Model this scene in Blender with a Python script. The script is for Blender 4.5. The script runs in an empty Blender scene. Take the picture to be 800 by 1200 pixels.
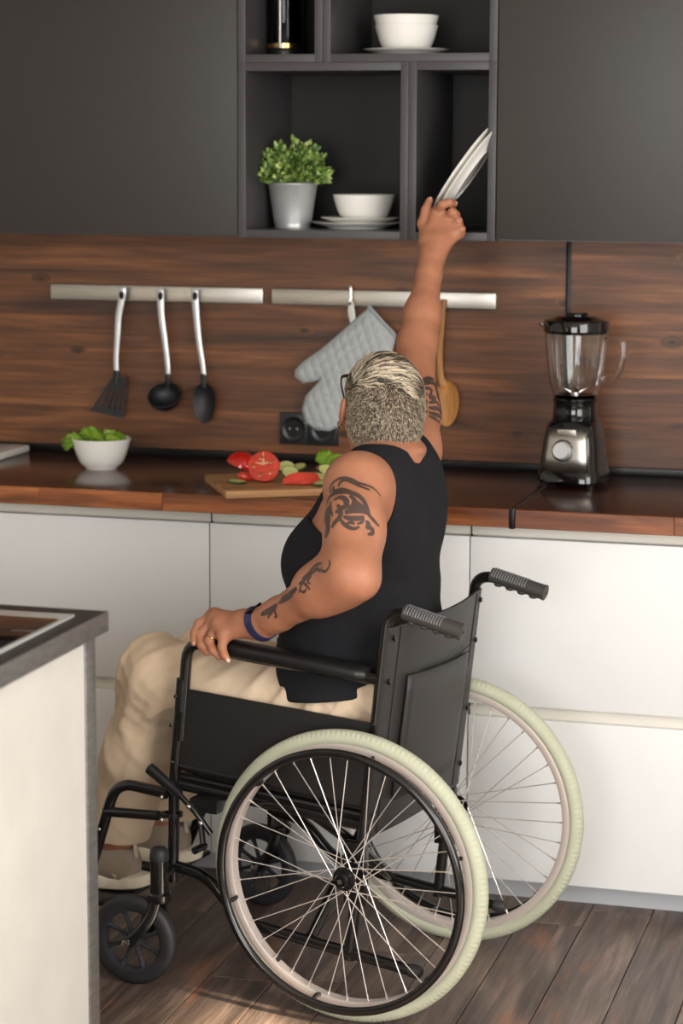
import bpy, bmesh, math, random
import numpy as np
from mathutils import Vector, Matrix
from mathutils.bvhtree import BVHTree

random.seed(7)
rng = np.random.default_rng(7)
SC = bpy.context.scene
COL = SC.collection
PI = math.pi

# ------------------------------------------------------------------ camera
CAM = np.array([0.73291, -5.38931, 1.66102]); YAW, PITCH, ROLL, FPX = -0.276835, 0.156806, 0.004051, 2688.42
_fw = np.array([math.sin(YAW)*math.cos(PITCH), math.cos(YAW)*math.cos(PITCH), -math.sin(PITCH)])
_r = np.array([math.cos(YAW), -math.sin(YAW), 0.0]); _u = np.cross(_r, _fw)
_c, _s = math.cos(ROLL), math.sin(ROLL)
RX, RU, RF = _c*_r+_s*_u, -_s*_r+_c*_u, _fw
cam_data = bpy.data.cameras.new('camera'); cam = bpy.data.objects.new('camera', cam_data); COL.objects.link(cam)
cam_data.sensor_fit = 'VERTICAL'; cam_data.sensor_height = 36.0; cam_data.lens = FPX/1200*36
cam_data.clip_end = 100
cam_data.dof.use_dof = True; cam_data.dof.focus_distance = 4.5; cam_data.dof.aperture_fstop = 3.4
M = Matrix.Identity(4)
for i in range(3):
    M[i][0], M[i][1], M[i][2], M[i][3] = RX[i], RU[i], -RF[i], CAM[i]
cam.matrix_world = M
SC.camera = cam

# ------------------------------------------------------------------ world, sun, windows, exposure
wd = bpy.data.worlds.new('world'); SC.world = wd; wd.use_nodes = True
wd.node_tree.nodes['Background'].inputs[0].default_value = (0.86, 0.93, 1.0, 1)
wd.node_tree.nodes['Background'].inputs[1].default_value = 0.20
sun_d = bpy.data.lights.new('sun', 'SUN'); sun_d.energy = 22.0; sun_d.angle = math.radians(1.5); sun_d.color = (1.0, 0.84, 0.62)
sun = bpy.data.objects.new('sun', sun_d); COL.objects.link(sun)
SUN_DIR = Vector((-0.80, 0.34, -0.50)).normalized()
sun.rotation_euler = SUN_DIR.to_track_quat('-Z', 'Y').to_euler(); sun.location = (4, -4, 4)
def area_light(name, loc, target, sx, sy, power, col):
    d = bpy.data.lights.new(name, 'AREA'); d.shape = 'RECTANGLE'; d.size = sx; d.size_y = sy; d.energy = power; d.color = col
    o = bpy.data.objects.new(name, d); COL.objects.link(o); o.location = loc
    o.rotation_euler = (Vector(target)-Vector(loc)).to_track_quat('-Z', 'Y').to_euler()
    return o
area_light('window_daylight', (2.30, -3.3, 1.55), (-0.5, -0.9, 0.9), 2.4, 2.2, 138, (1.0, 0.972, 0.935))
area_light('rear_window_daylight', (0.1, -7.2, 1.55), (-0.4, 0.0, 1.1), 2.4, 2.1, 150, (1.0, 0.985, 0.965))
SC.view_settings.view_transform = 'Standard'; SC.view_settings.look = 'None'; SC.view_settings.gamma = 1.0
SC.view_settings.use_curve_mapping = False; SC.view_settings.exposure = 0.12
try:
    SC.cycles.use_denoising = True
except Exception:
    pass

# ------------------------------------------------------------------ pixel -> place helpers (photo frame 800 x 1200)
def ray(x, y):
    return RX*((x-400)/FPX) + RU*(-(y-600)/FPX) + RF
def on_y(x, y, Y):
    d = ray(x, y); return CAM + d*((Y-CAM[1])/d[1])
def on_z(x, y, Z):
    d = ray(x, y); return CAM + d*((Z-CAM[2])/d[2])
def on_x(x, y, X):
    d = ray(x, y); return CAM + d*((X-CAM[0])/d[0])
# wheelchair / person frame: origin on the floor between the drive wheels, x forward, y left, z up
O = np.array([-0.36184156, -1.06557927, 0.0]); TH = math.radians(10.0415)
FV = np.array([-math.cos(TH), math.sin(TH), 0]); LV = np.array([-math.sin(TH), -math.cos(TH), 0]); ZV = np.array([0, 0, 1.0])
CH_ROT = math.atan2(FV[1], FV[0])
def to_loc(P):
    v = np.asarray(P)-O; return np.array([v@FV, v@LV, v@ZV])
def to_world(v):
    return O + FV*v[0] + LV*v[1] + ZV*v[2]
def lp(x, y, s):
    """pixel on the vertical plane at lateral offset s (right positive) of the chair -> local point"""
    d = ray(x, y); c = CAM-O; t = (-s-c@LV)/(d@LV); return to_loc(CAM+t*d)
def ly(x, y, Y):
    return to_loc(on_y(x, y, Y))

# ------------------------------------------------------------------ materials
def lin(c):
    return tuple(((v/255)/12.92 if v/255 <= 0.04045 else ((v/255+0.055)/1.055)**2.4) for v in c)
def base_mat(name):
    m = bpy.data.materials.new(name); m.use_nodes = True
    return m, m.node_tree, m.node_tree.nodes['Principled BSDF']
def N(nt, typ, **kw):
    n = nt.nodes.new(typ)
    for k, v in kw.items():
        if k in n.inputs: n.inputs[k].default_value = v
        else: setattr(n, k, v)
    return n
def plain(name, col, rough=0.5, metal=0.0, var=0.0, vscale=8.0, bump=0.0, bscale=80.0, spec=0.5, coat=0.0, sss=0.0, trans=0.0, ior=1.45, aniso=None):
    m, nt, b = base_mat(name)
    L = nt.links
    b.inputs['Base Color'].default_value = (*lin(col), 1); b.inputs['Roughness'].default_value = rough
    b.inputs['Metallic'].default_value = metal; b.inputs['Specular IOR Level'].default_value = spec
    b.inputs['Coat Weight'].default_value = coat; b.inputs['IOR'].default_value = ior
    b.inputs['Transmission Weight'].default_value = trans
    if sss:
        b.inputs['Subsurface Weight'].default_value = sss; b.inputs['Subsurface Radius'].default_value = (0.012, 0.005, 0.003); b.inputs['Subsurface Scale'].default_value = 0.6
    tc = N(nt, 'ShaderNodeTexCoord')
    if var or aniso:
        mp = N(nt, 'ShaderNodeMapping'); L.new(tc.outputs['Object'], mp.inputs['Vector'])
        if aniso: mp.inputs['Scale'].default_value = aniso
        nz = N(nt, 'ShaderNodeTexNoise', Scale=vscale, Detail=5.0, Roughness=0.6); L.new(mp.outputs['Vector'], nz.inputs['Vector'])
        rp = N(nt, 'ShaderNodeValToRGB'); L.new(nz.outputs['Fac'], rp.inputs['Fac'])
        c = lin(col)
        rp.color_ramp.elements[0].position = 0.3; rp.color_ramp.elements[1].position = 0.7
        rp.color_ramp.elements[0].color = (*[v*(1-var) for v in c], 1); rp.color_ramp.elements[1].color = (*[min(1, v*(1+var)) for v in c], 1)
        L.new(rp.outputs['Color'], b.inputs['Base Color'])
    if bump:
        n2 = N(nt, 'ShaderNodeTexNoise', Scale=bscale, Detail=4.0); L.new(tc.outputs['Object'], n2.inputs['Vector'])
        bp = N(nt, 'ShaderNodeBump', Strength=bump, Distance=0.002); L.new(n2.outputs['Fac'], bp.inputs['Height']); L.new(bp.outputs['Normal'], b.inputs['Normal'])
    return m
def wood(name, dark, mid, light, axis=0, stretch=9.0, scale=1.6, rough=0.35, knots=0.0, streak=None, bump=0.25, board_var=0.25, worn=None, coat=0.0, normal=1):
    """procedural board: stretched grain along one axis, knots, per-board tone"""
    m, nt, b = base_mat(name); L = nt.links
    b.inputs['Roughness'].default_value = rough; b.inputs['Coat Weight'].default_value = coat; b.inputs['Coat Roughness'].default_value = 0.15
    tc = N(nt, 'ShaderNodeTexCoord'); oi = N(nt, 'ShaderNodeObjectInfo')
    off = N(nt, 'ShaderNodeVectorMath', operation='SCALE'); off.inputs[0].default_value = (13.7, 7.3, 5.1); L.new(oi.outputs['Random'], off.inputs['Scale'])
    ad = N(nt, 'ShaderNodeVectorMath', operation='ADD'); L.new(tc.outputs['Object'], ad.inputs[0]); L.new(off.outputs['Vector'], ad.inputs[1])
    sc = [stretch]*3; sc[axis] = 1.0
    mp = N(nt, 'ShaderNodeMapping'); mp.inputs['Scale'].default_value = sc; L.new(ad.outputs['Vector'], mp.inputs['Vector'])
    vec = mp.outputs['Vector']
    # knots: sparse cells distort the grain
    vo = N(nt, 'ShaderNodeTexVoronoi', voronoi_dimensions='2D', Scale=2.6); sx_ = N(nt, 'ShaderNodeSeparateXYZ'); cx_ = N(nt, 'ShaderNodeCombineXYZ')
    mk = N(nt, 'ShaderNodeMapping'); sk = [2.0]*3; sk[axis] = 1.0; sk[normal] = 0.0; mk.inputs['Scale'].default_value = sk
    L.new(ad.outputs['Vector'], mk.inputs['Vector']); L.new(mk.outputs['Vector'], sx_.inputs[0]); pl_ = [q_ for q_ in range(3) if q_ != normal]; L.new(sx_.outputs[pl_[0]], cx_.inputs[0]); L.new(sx_.outputs[pl_[1]], cx_.inputs[1]); L.new(cx_.outputs[0], vo.inputs['Vector'])
    kr = N(nt, 'ShaderNodeMapRange'); kr.inputs['From Min'].default_value = 0.0; kr.inputs['From Max'].default_value = 0.085
    kr.inputs['To Min'].default_value = 1.0; kr.inputs['To Max'].default_value = 0.0; kr.interpolation_type = 'SMOOTHSTEP'
    L.new(vo.outputs['Distance'], kr.inputs['Value'])
    km = N(nt, 'ShaderNodeMath', operation='MULTIPLY'); km.inputs[1].default_value = knots; L.new(kr.outputs['Result'], km.inputs[0])
    nz = N(nt, 'ShaderNodeTexNoise', Scale=scale, Detail=9.0, Roughness=0.62, Distortion=0.6)
    kv = N(nt, 'ShaderNodeVectorMath', operation='SCALE'); kv.inputs[0].default_value = (0.6, 0.6, 0.6); L.new(km.outputs['Value'], kv.inputs['Scale'])
    va = N(nt, 'ShaderNodeVectorMath', operation='ADD'); L.new(vec, va.inputs[0]); L.new(kv.outputs['Vector'], va.inputs[1])
    L.new(va.outputs['Vector'], nz.inputs['Vector'])
    rp = N(nt, 'ShaderNodeValToRGB'); e = rp.color_ramp.elements
    e[0].position = 0.28; e[0].color = (*lin(dark), 1); e[1].position = 0.74; e[1].color = (*lin(light), 1)
    em = rp.color_ramp.elements.new(0.52); em.color = (*lin(mid), 1)
    L.new(nz.outputs['Fac'], rp.inputs['Fac'])
    # fine fibres
    m2 = N(nt, 'ShaderNodeMapping'); s2 = [170.0]*3; s2[axis] = 5.0; m2.inputs['Scale'].default_value = s2; L.new(ad.outputs['Vector'], m2.inputs['Vector'])
    n2 = N(nt, 'ShaderNodeTexNoise', Scale=1.0, Detail=3.0); L.new(m2.outputs['Vector'], n2.inputs['Vector'])
    f2 = N(nt, 'ShaderNodeMapRange'); f2.inputs['From Min'].default_value = 0.3; f2.inputs['From Max'].default_value = 0.7; f2.inputs['To Min'].default_value = 0.78; f2.inputs['To Max'].default_value = 1.18
    L.new(n2.outputs['Fac'], f2.inputs['Value'])
    m3 = N(nt, 'ShaderNodeMapping'); s3 = [62.0]*3; s3[axis] = 2.6; m3.inputs['Scale'].default_value = s3; L.new(va.outputs['Vector'] if False else ad.outputs['Vector'], m3.inputs['Vector'])
    n3 = N(nt, 'ShaderNodeTexNoise', Scale=1.0, Detail=4.0, Distortion=0.5); L.new(m3.outputs['Vector'], n3.inputs['Vector'])
    f3 = N(nt, 'ShaderNodeMapRange'); f3.inputs['From Min'].default_value = 0.32; f3.inputs['From Max'].default_value = 0.66; f3.inputs['To Min'].default_value = 0.66; f3.inputs['To Max'].default_value = 1.16; L.new(n3.outputs['Fac'], f3.inputs['Value'])
    f23 = N(nt, 'ShaderNodeMath', operation='MULTIPLY'); L.new(f2.outputs['Result'], f23.inputs[0]); L.new(f3.outputs['Result'], f23.inputs[1])
    bv = N(nt, 'ShaderNodeMapRange'); bv.inputs['To Min'].default_value = 1-board_var; bv.inputs['To Max'].default_value = 1+board_var; L.new(oi.outputs['Random'], bv.inputs['Value'])
    mm = N(nt, 'ShaderNodeMath', operation='MULTIPLY'); L.new(f23.outputs['Value'], mm.inputs[0]); L.new(bv.outputs['Result'], mm.inputs[1])
    cm = N(nt, 'ShaderNodeVectorMath', operation='SCALE'); L.new(rp.outputs['Color'], cm.inputs[0]); L.new(mm.outputs['Value'], cm.inputs['Scale'])
    out = cm.outputs['Vector']
    if knots:
        mx = N(nt, 'ShaderNodeMix', data_type='RGBA'); L.new(km.outputs['Value'], mx.inputs['Factor']); L.new(out, mx.inputs[6]); mx.inputs[7].default_value = (*[v*0.55 for v in lin(dark)], 1)
        out = mx.outputs[2]
    if worn:
        mw = N(nt, 'ShaderNodeMapping'); sw = [7.0]*3; sw[axis] = 1.9; mw.inputs['Scale'].default_value = sw; L.new(ad.outputs['Vector'], mw.inputs['Vector'])
        nw = N(nt, 'ShaderNodeTexNoise', Scale=1.0, Detail=7.0, Roughness=0.7, Distortion=0.4); L.new(mw.outputs['Vector'], nw.inputs['Vector'])
        rw = N(nt, 'ShaderNodeMapRange'); rw.inputs['From Min'].default_value = 0.55; rw.inputs['From Max'].default_value = 0.72; rw.inputs['To Max'].default_value = 0.75; L.new(nw.outputs['Fac'], rw.inputs['Value'])
        mx = N(nt, 'ShaderNodeMix', data_type='RGBA'); L.new(rw.outputs['Result'], mx.inputs['Factor']); L.new(out, mx.inputs[6]); mx.inputs[7].default_value = (*lin(worn), 1)
        out = mx.outputs[2]
        rr = N(nt, 'ShaderNodeMapRange'); rr.inputs['To Min'].default_value = rough-0.12; rr.inputs['To Max'].default_value = rough+0.2; L.new(nw.outputs['Fac'], rr.inputs['Value']); L.new(rr.outputs['Result'], b.inputs['Roughness'])
    L.new(out, b.inputs['Base Color'])
    bp = N(nt, 'ShaderNodeBump', Strength=bump, Distance=0.001); L.new(n2.outputs['Fac'], bp.inputs['Height']); L.new(bp.outputs['Normal'], b.inputs['Normal'])
    return m

MT = {}
MT['dark_front'] = plain('dark_front', (46, 43, 40), 0.42, var=0.06, vscale=60, bump=0.05, bscale=400)
MT['shelf'] = plain('shelf_laminate', (62, 60, 61), 0.42, var=0.04)
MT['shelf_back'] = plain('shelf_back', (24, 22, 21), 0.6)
MT['white_front'] = plain('white_front', (222, 222, 221), 0.38, var=0.01)
MT['white_inner'] = plain('white_inner', (212, 208, 198), 0.45)
MT['plinth'] = plain('plinth', (176, 178, 182), 0.4)
MT['gap'] = plain('gap_dark', (20, 18, 16), 0.8)
MT['black_metal'] = plain('black_metal', (30, 29, 30), 0.35, metal=0.6)
MT['back_wood'] = wood('backsplash_wood', (50, 29, 17), (104, 63, 35), (150, 97, 54), 0, stretch=11, scale=1.5, rough=0.45, knots=0.9, board_var=0.08)
MT['top_wood'] = wood('worktop_wood', (40, 21, 14), (66, 35, 22), (92, 52, 32), 0, stretch=10, scale=1.4, rough=0.22, board_var=0.1, bump=0.1, coat=0.25)
MT['edge_wood'] = wood('worktop_edge', (88, 44, 22), (132, 74, 38), (168, 102, 56), 0, stretch=9, scale=3.0, rough=0.4, board_var=0.22)
MT['floor'] = wood('floor_wood', (60, 50, 46), (104, 88, 79), (146, 124, 110), 1, stretch=7, scale=2.2, rough=0.42, board_var=0.16, worn=(156, 100, 68), bump=0.6, normal=2)
MT['wall'] = plain('wall_paint', (215, 212, 205), 0.9, bump=0.1, bscale=60)
MT['steel'] = plain('brushed_steel', (178, 174, 166), 0.34, metal=1.0, var=0.10, vscale=6, aniso=(2, 40, 40))
MT['satin'] = plain('satin_steel', (206, 208, 210), 0.3, metal=0.6)
MT['chrome'] = plain('chrome', (215, 212, 208), 0.14, metal=1.0)
MT['zinc'] = plain('zinc', (200, 202, 202), 0.36, metal=0.6, var=0.08, vscale=14)
MT['black_plastic'] = plain('black_plastic', (24, 24, 26), 0.32)
MT['nylon'] = plain('black_nylon', (26, 27, 31), 0.45)
MT['gloss_black'] = plain('gloss_black', (12, 12, 13), 0.08, coat=0.3)
MT['socket'] = plain('socket_black', (30, 31, 34), 0.35)
MT['china'] = plain('white_china', (236, 234, 228), 0.16, coat=0.3)
MT['glass'] = plain('clear_glass', (246, 248, 248), 0.02, trans=1.0, ior=1.45)
MT['smoke_glass'] = plain('smoked_glass', (120, 122, 126), 0.03, trans=1.0, ior=1.3)
MT['mitt'] = plain('mitt_cotton', (166, 170, 170), 0.95, var=0.06, vscale=120, bump=0.4, bscale=900)
MT['mitt_trim'] = plain('mitt_trim', (150, 158, 162), 0.95, bump=0.3, bscale=700)
MT['tape'] = plain('cotton_tape', (215, 212, 204), 0.9)
MT['spoon_wood'] = wood('spoon_wood', (146, 96, 46), (184, 128, 68), (206, 154, 92), 2, stretch=9, scale=3, rough=0.55, board_var=0)
MT['board_wood'] = wood('board_wood', (150, 104, 66), (184, 136, 90), (205, 160, 112), 0, stretch=9, scale=3, rough=0.5, board_var=0)
MT['tomato'] = plain('tomato_skin', (196, 32, 20), 0.16, var=0.12, vscale=20, coat=0.4, sss=0.15)
MT['tomato_flesh'] = plain('tomato_flesh', (206, 62, 42), 0.2, var=0.25, vscale=55, coat=0.5, sss=0.2)
MT['tomato_core'] = plain('tomato_core', (226, 168, 122), 0.3, var=0.1, vscale=60)
MT['tomato_gel'] = plain('tomato_gel', (188, 74, 30), 0.12, var=0.3, vscale=120, coat=0.6)
MT['cuke_skin'] = plain('cucumber_skin', (42, 72, 30), 0.35, var=0.3, vscale=60)
MT['cuke_flesh'] = plain('cucumber_flesh', (196, 196, 126), 0.3, var=0.12, vscale=50)
MT['lettuce'] = plain('lettuce_leaf', (116, 150, 44), 0.45, var=0.35, vscale=30, sss=0.2)
MT['onion'] = plain('red_onion', (176, 122, 110), 0.3, var=0.3, vscale=60)
MT['leaf_a'] = plain('leaf_green', (112, 142, 64), 0.5, var=0.3, vscale=40)
MT['leaf_b'] = plain('leaf_pale', (168, 186, 108), 0.5, var=0.2, vscale=40)
MT['leaf_c'] = plain('leaf_dark', (62, 92, 44), 0.5, var=0.3, vscale=40)
MT['soil'] = plain('soil', (40, 30, 22), 0.95, bump=0.6, bscale=200)
MT['island_panel'] = plain('island_panel', (204, 201, 194), 0.75, var=0.05, vscale=7, bump=0.15, bscale=40)
MT['raw_steel'] = plain('raw_steel', (128, 126, 124), 0.45, metal=0.75, var=0.22, vscale=9, aniso=(1, 3, 12), bump=0.15, bscale=60)
MT['island_top'] = plain('island_top', (62, 58, 56), 0.42, metal=0.4, var=0.18, vscale=9)
MT['frame_white'] = plain('hob_frame', (214, 214, 210), 0.25, metal=0.3)
MT['hob_glass'] = plain('hob_glass', (16, 14, 14), 0.06, coat=0.5)
MT['hob_mark'] = plain('hob_mark', (70, 68, 68), 0.3)
MT['chair_black'] = plain('chair_enamel', (22, 21, 21), 0.17, coat=0.3, var=0.08, vscale=30)
MT['vinyl'] = plain('black_vinyl', (44, 42, 42), 0.5, var=0.08, vscale=12, bump=0.25, bscale=260)
MT['panel_black'] = plain('skirt_black', (30, 28, 27), 0.45, var=0.06, vscale=10)
MT['pad'] = plain('armrest_pad', (24, 23, 23), 0.36, bump=0.2, bscale=300)
MT['grip'] = plain('grip_rubber', (58, 56, 54), 0.5)
MT['grip_ridge'] = plain('grip_ridge', (104, 106, 108), 0.35)
MT['tyre'] = plain('tyre_pale', (178, 180, 158), 0.6, var=0.08, vscale=6, bump=0.1, bscale=200)
MT['rim'] = plain('rim_alloy', (198, 186, 178), 0.3, metal=0.25)
MT['spoke'] = plain('spoke_steel', (214, 208, 202), 0.22, metal=0.55)
MT['rubber'] = plain('caster_rubber', (38, 37, 39), 0.55, var=0.15, vscale=25)
MT['caster_plastic'] = plain('caster_plastic', (42, 43, 48), 0.4)
MT['skin'] = plain('skin', (167, 112, 85), 0.47, var=0.09, vscale=26, bump=0.12, bscale=520, sss=0.12, spec=0.45)
MT['tank'] = plain('tank_jersey', (27, 27, 31), 0.88, var=0.08, vscale=30, bump=0.25, bscale=900, spec=0.25)
MT['trouser'] = plain('trouser_cotton', (206, 184, 158), 0.9, var=0.05, vscale=18, bump=0.2, bscale=800, spec=0.2)
MT['stitch'] = plain('trouser_stitch', (206, 182, 146), 0.9)
MT['hair_base'] = plain('hair_roots', (66, 56, 45), 0.8, var=0.3, vscale=160)
MT['hair_blond'] = plain('hair_blond', (212, 198, 174), 0.42)
MT['hair_mid'] = plain('hair_sandy', (140, 122, 96), 0.5)
MT['hair_dark'] = plain('hair_dark', (48, 41, 36), 0.5)
MT['tattoo'] = plain('tattoo_ink', (72, 57, 50), 0.5)
MT['watch_strap'] = plain('watch_strap', (36, 40, 74), 0.5)
MT['watch_screen'] = plain('watch_screen', (14, 14, 18), 0.12, coat=0.5)
MT['gold'] = plain('gold', (214, 176, 110), 0.2, metal=1.0)
MT['tortoise'] = plain('glasses_frame', (58, 32, 22), 0.2, coat=0.4)
MT['lens'] = plain('glasses_lens', (240, 244, 246), 0.02, trans=1.0, ior=1.05)
MT['shoe'] = plain('shoe_upper', (152, 136, 120), 0.85, var=0.08, vscale=40, bump=0.4, bscale=700)
MT['shoe_trim'] = plain('shoe_trim', (196, 184, 166), 0.6)
MT['sole'] = plain('shoe_sole', (228, 216, 194), 0.6, var=0.04)
MT['sock'] = plain('sock', (120, 70, 52), 0.9)
MT['eye'] = plain('eye_white', (235, 232, 226), 0.1)
MT['nail'] = plain('nail_polish', (214, 170, 152), 0.2, coat=0.4)
MT['lips'] = plain('lips', (140, 78, 66), 0.4)

# ------------------------------------------------------------------ mesh helpers
def link_mesh(name, V, Fs, mat=None, parent=None, smooth=True, angle=40, mats=None, fmat=None):
    me = bpy.data.meshes.new(name)
    V = np.asarray(V, dtype=np.float64).reshape(-1, 3)
    if isinstance(Fs, np.ndarray):
        n, k = Fs.shape
        me.vertices.add(len(V)); me.vertices.foreach_set('co', V.ravel())
        me.loops.add(n*k); me.loops.foreach_set('vertex_index', Fs.ravel().astype(np.int32))
        me.polygons.add(n); me.polygons.foreach_set('loop_start', np.arange(0, n*k, k, dtype=np.int32))
        me.update(calc_edges=True); me.validate()
    else:
        me.from_pydata([tuple(v) for v in V], [], Fs); me.update()
    for mm in (mats or ([mat] if mat else [])): me.materials.append(MT[mm] if isinstance(mm, str) else mm)
    if fmat is not None: me.polygons.foreach_set('material_index', np.asarray(fmat, dtype=np.int32))
    if smooth:
        me.shade_smooth()
        if angle < 180:
            me.set_sharp_from_angle(angle=math.radians(angle))
    o = bpy.data.objects.new(name, me); COL.objects.link(o)
    if parent: o.parent = parent
    return o
class MB:
    def __init__(s): s.V = []; s.F = []
    def add(s, V, F):
        b = len(s.V); s.V += [tuple(float(x) for x in v) for v in V]; s.F += [tuple(i+b for i in f) for f in F]; return s
    def box(s, lo, hi):
        x0, y0, z0 = lo; x1, y1, z1 = hi
        return s.add([(x0,y0,z0),(x1,y0,z0),(x1,y1,z0),(x0,y1,z0),(x0,y0,z1),(x1,y0,z1),(x1,y1,z1),(x0,y1,z1)],
                     [(0,3,2,1),(4,5,6,7),(0,1,5,4),(1,2,6,5),(2,3,7,6),(3,0,4,7)])
    def tube(s, path, r, n=10, closed=False, caps=True, flat=None):
        P = [np.asarray(q, float) for q in path]; m = len(P)
        rs = list(r) if hasattr(r, '__len__') else [r]*m
        if len(rs) != m: rs = list(np.interp(np.linspace(0, 1, m), np.linspace(0, 1, len(rs)), rs))
        V = []; up = None
        for i in range(m):
            a = P[(i-1) % m] if (closed or i > 0) else P[i]; b = P[(i+1) % m] if (closed or i < m-1) else P[i]
            t = b-a; t = t/(np.linalg.norm(t)+1e-12)
            if up is None:
                up = np.array([0, 0, 1.0]) if abs(t[2]) < 0.9 else np.array([1.0, 0, 0])
            up = up - t*(up@t); up = up/(np.linalg.norm(up)+1e-12); sd = np.cross(t, up)
            for k in range(n):
                w = 2*PI*k/n
                if flat is None: V.append(P[i]+rs[i]*(math.cos(w)*up+math.sin(w)*sd))
                else: V.append(P[i]+rs[i]*(flat[0]*math.cos(w)*up+flat[1]*math.sin(w)*sd))
        F = []
        for i in range(m if closed else m-1):
            j = (i+1) % m
            for k in range(n):
                F.append((i*n+k, i*n+(k+1) % n, j*n+(k+1) % n, j*n+k))
        if caps and not closed:
            F.append(tuple(range(n-1, -1, -1))); F.append(tuple((m-1)*n+k for k in range(n)))
        return s.add(V, F)
    def lathe(s, prof, n=32, c=(0, 0, 0), axis='z', close=False):
        V = []; F = []; m = len(prof)
        for (r, z) in prof:
            for k in range(n):
                w = 2*PI*k/n; a, b = max(r, 1e-5)*math.cos(w), max(r, 1e-5)*math.sin(w)
                V.append((c[0]+a, c[1]+b, c[2]+z) if axis == 'z' else ((c[0]+a, c[1]+z, c[2]+b) if axis == 'y' else (c[0]+z, c[1]+a, c[2]+b)))
        for i in range(m if close else m-1):
            j = (i+1) % m
            for k in range(n):
                f = (i*n+k, i*n+(k+1) % n, j*n+(k+1) % n, j*n+k)
                F.append(f if axis != 'y' else f[::-1])
        if not close:
            F.append(tuple(range(n-1, -1, -1)) if axis != 'y' else tuple(range(n))); F.append(tuple((m-1)*n+k for k in range(n)) if axis != 'y' else tuple((m-1)*n+k for k in range(n-1, -1, -1)))
        return s.add(V, F)
    def loft(s, secs, n=32):
        """secs: (cx, cy, z, hw, hd, exponent)"""
        V = []; F = []; m = len(secs)
        for (cx, cy, z, hw, hd, e) in secs:
            for k in range(n):
                w = 2*PI*k/n; c, d = math.cos(w), math.sin(w)
                V.append((cx+hw*math.copysign(abs(c)**(2/e), c), cy+hd*math.copysign(abs(d)**(2/e), d), z))
        for i in range(m-1):
            for k in range(n): F.append((i*n+k, i*n+(k+1) % n, (i+1)*n+(k+1) % n, (i+1)*n+k))
        F.append(tuple(range(n-1, -1, -1))); F.append(tuple((m-1)*n+k for k in range(n)))
        return s.add(V, F)
    def ball(s, c, r, nu=14, nv=9):
        r = r if hasattr(r, '__len__') else (r, r, r)
        V = [(c[0], c[1], c[2]-r[2])]; F = []
        for i in range(1, nv):
            t = -PI/2+PI*i/nv
            for k in range(nu): V.append((c[0]+r[0]*math.cos(t)*math.cos(2*PI*k/nu), c[1]+r[1]*math.cos(t)*math.sin(2*PI*k/nu), c[2]+r[2]*math.sin(t)))
        V.append((c[0], c[1], c[2]+r[2])); e = len(V)-1
        for k in range(nu):
            F.append((0, 1+(k+1) % nu, 1+k)); F.append((e, e-nu+k, e-nu+(k+1) % nu))
        for i in range(nv-2):
            for k in range(nu): F.append((1+i*nu+k, 1+i*nu+(k+1) % nu, 1+(i+1)*nu+(k+1) % nu, 1+(i+1)*nu+k))
        return s.add(V, F)
    def build(s, name, mat, parent=None, smooth=True, angle=40, mats=None, fmat=None):
        return link_mesh(name, np.array(s.V), s.F, mat, parent, smooth, angle, mats, fmat)
def bevel_box(name, lo, hi, mat, parent=None, bev=0.002, seg=2):
    bm = bmesh.new(); bmesh.ops.create_cube(bm, size=1.0)
    lo, hi = np.array(lo, float), np.array(hi, float)
    for v in bm.verts: v.co = Vector((lo+hi)/2+np.array(v.co)*(hi-lo))
    if bev: bmesh.ops.bevel(bm, geom=bm.edges[:], offset=min(bev, 0.45*min(hi-lo)), segments=seg, affect='EDGES', profile=0.6)
    me = bpy.data.meshes.new(name); bm.to_mesh(me); bm.free()
    me.materials.append(MT[mat]); me.shade_smooth(); me.set_sharp_from_angle(angle=math.radians(35))
    o = bpy.data.objects.new(name, me); COL.objects.link(o)
    if parent: o.parent = parent
    return o
def tag(o, label, cat, group=None, kind=None):
    o['label'] = label; o['category'] = cat
    if group: o['group'] = group
    if kind: o['kind'] = kind
    return o
def struct(o, label, cat):
    return tag(o, label, cat, kind='structure')
def thing(name, label, cat, loc=(0, 0, 0), rotz=0.0, group=None):
    o = bpy.data.objects.new(name, None); COL.objects.link(o); o.location = tuple(float(v) for v in loc); o.rotation_euler = (0, 0, rotz)
    o.empty_display_size = 0.05
    return tag(o, label, cat, group)
def fillet(pts, r=0.03, n=6):
    """polyline with rounded corners"""
    P = [np.asarray(q, float) for q in pts]; out = [P[0]]
    for i in range(1, len(P)-1):
        a, b, c = P[i-1], P[i], P[i+1]; da, dc = a-b, c-b; la, lc = np.linalg.norm(da), np.linalg.norm(dc)
        k = min(r, la*0.49, lc*0.49); p0, p1 = b+da/la*k, b+dc/lc*k
        for j in range(n+1):
            t = j/n; out.append((1-t)**2*p0+2*t*(1-t)*b+t*t*p1)
    out.append(P[-1]); return out
def spline(pts, n=8, closed=False):
    P = [np.asarray(q, float) for q in pts]; m = len(P); out = []
    for i in range(m if closed else m-1):
        p0 = P[(i-1) % m] if (closed or i > 0) else P[i]; p1 = P[i]; p2 = P[(i+1) % m]; p3 = P[(i+2) % m] if (closed or i+2 < m) else P[(i+1) % m]
        for j in range(n):
            t = j/n; out.append(0.5*((2*p1)+(-p0+p2)*t+(2*p0-5*p1+4*p2-p3)*t*t+(-p0+3*p1-3*p2+p3)*t**3))
    if not closed: out.append(P[-1])
    return out

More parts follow.
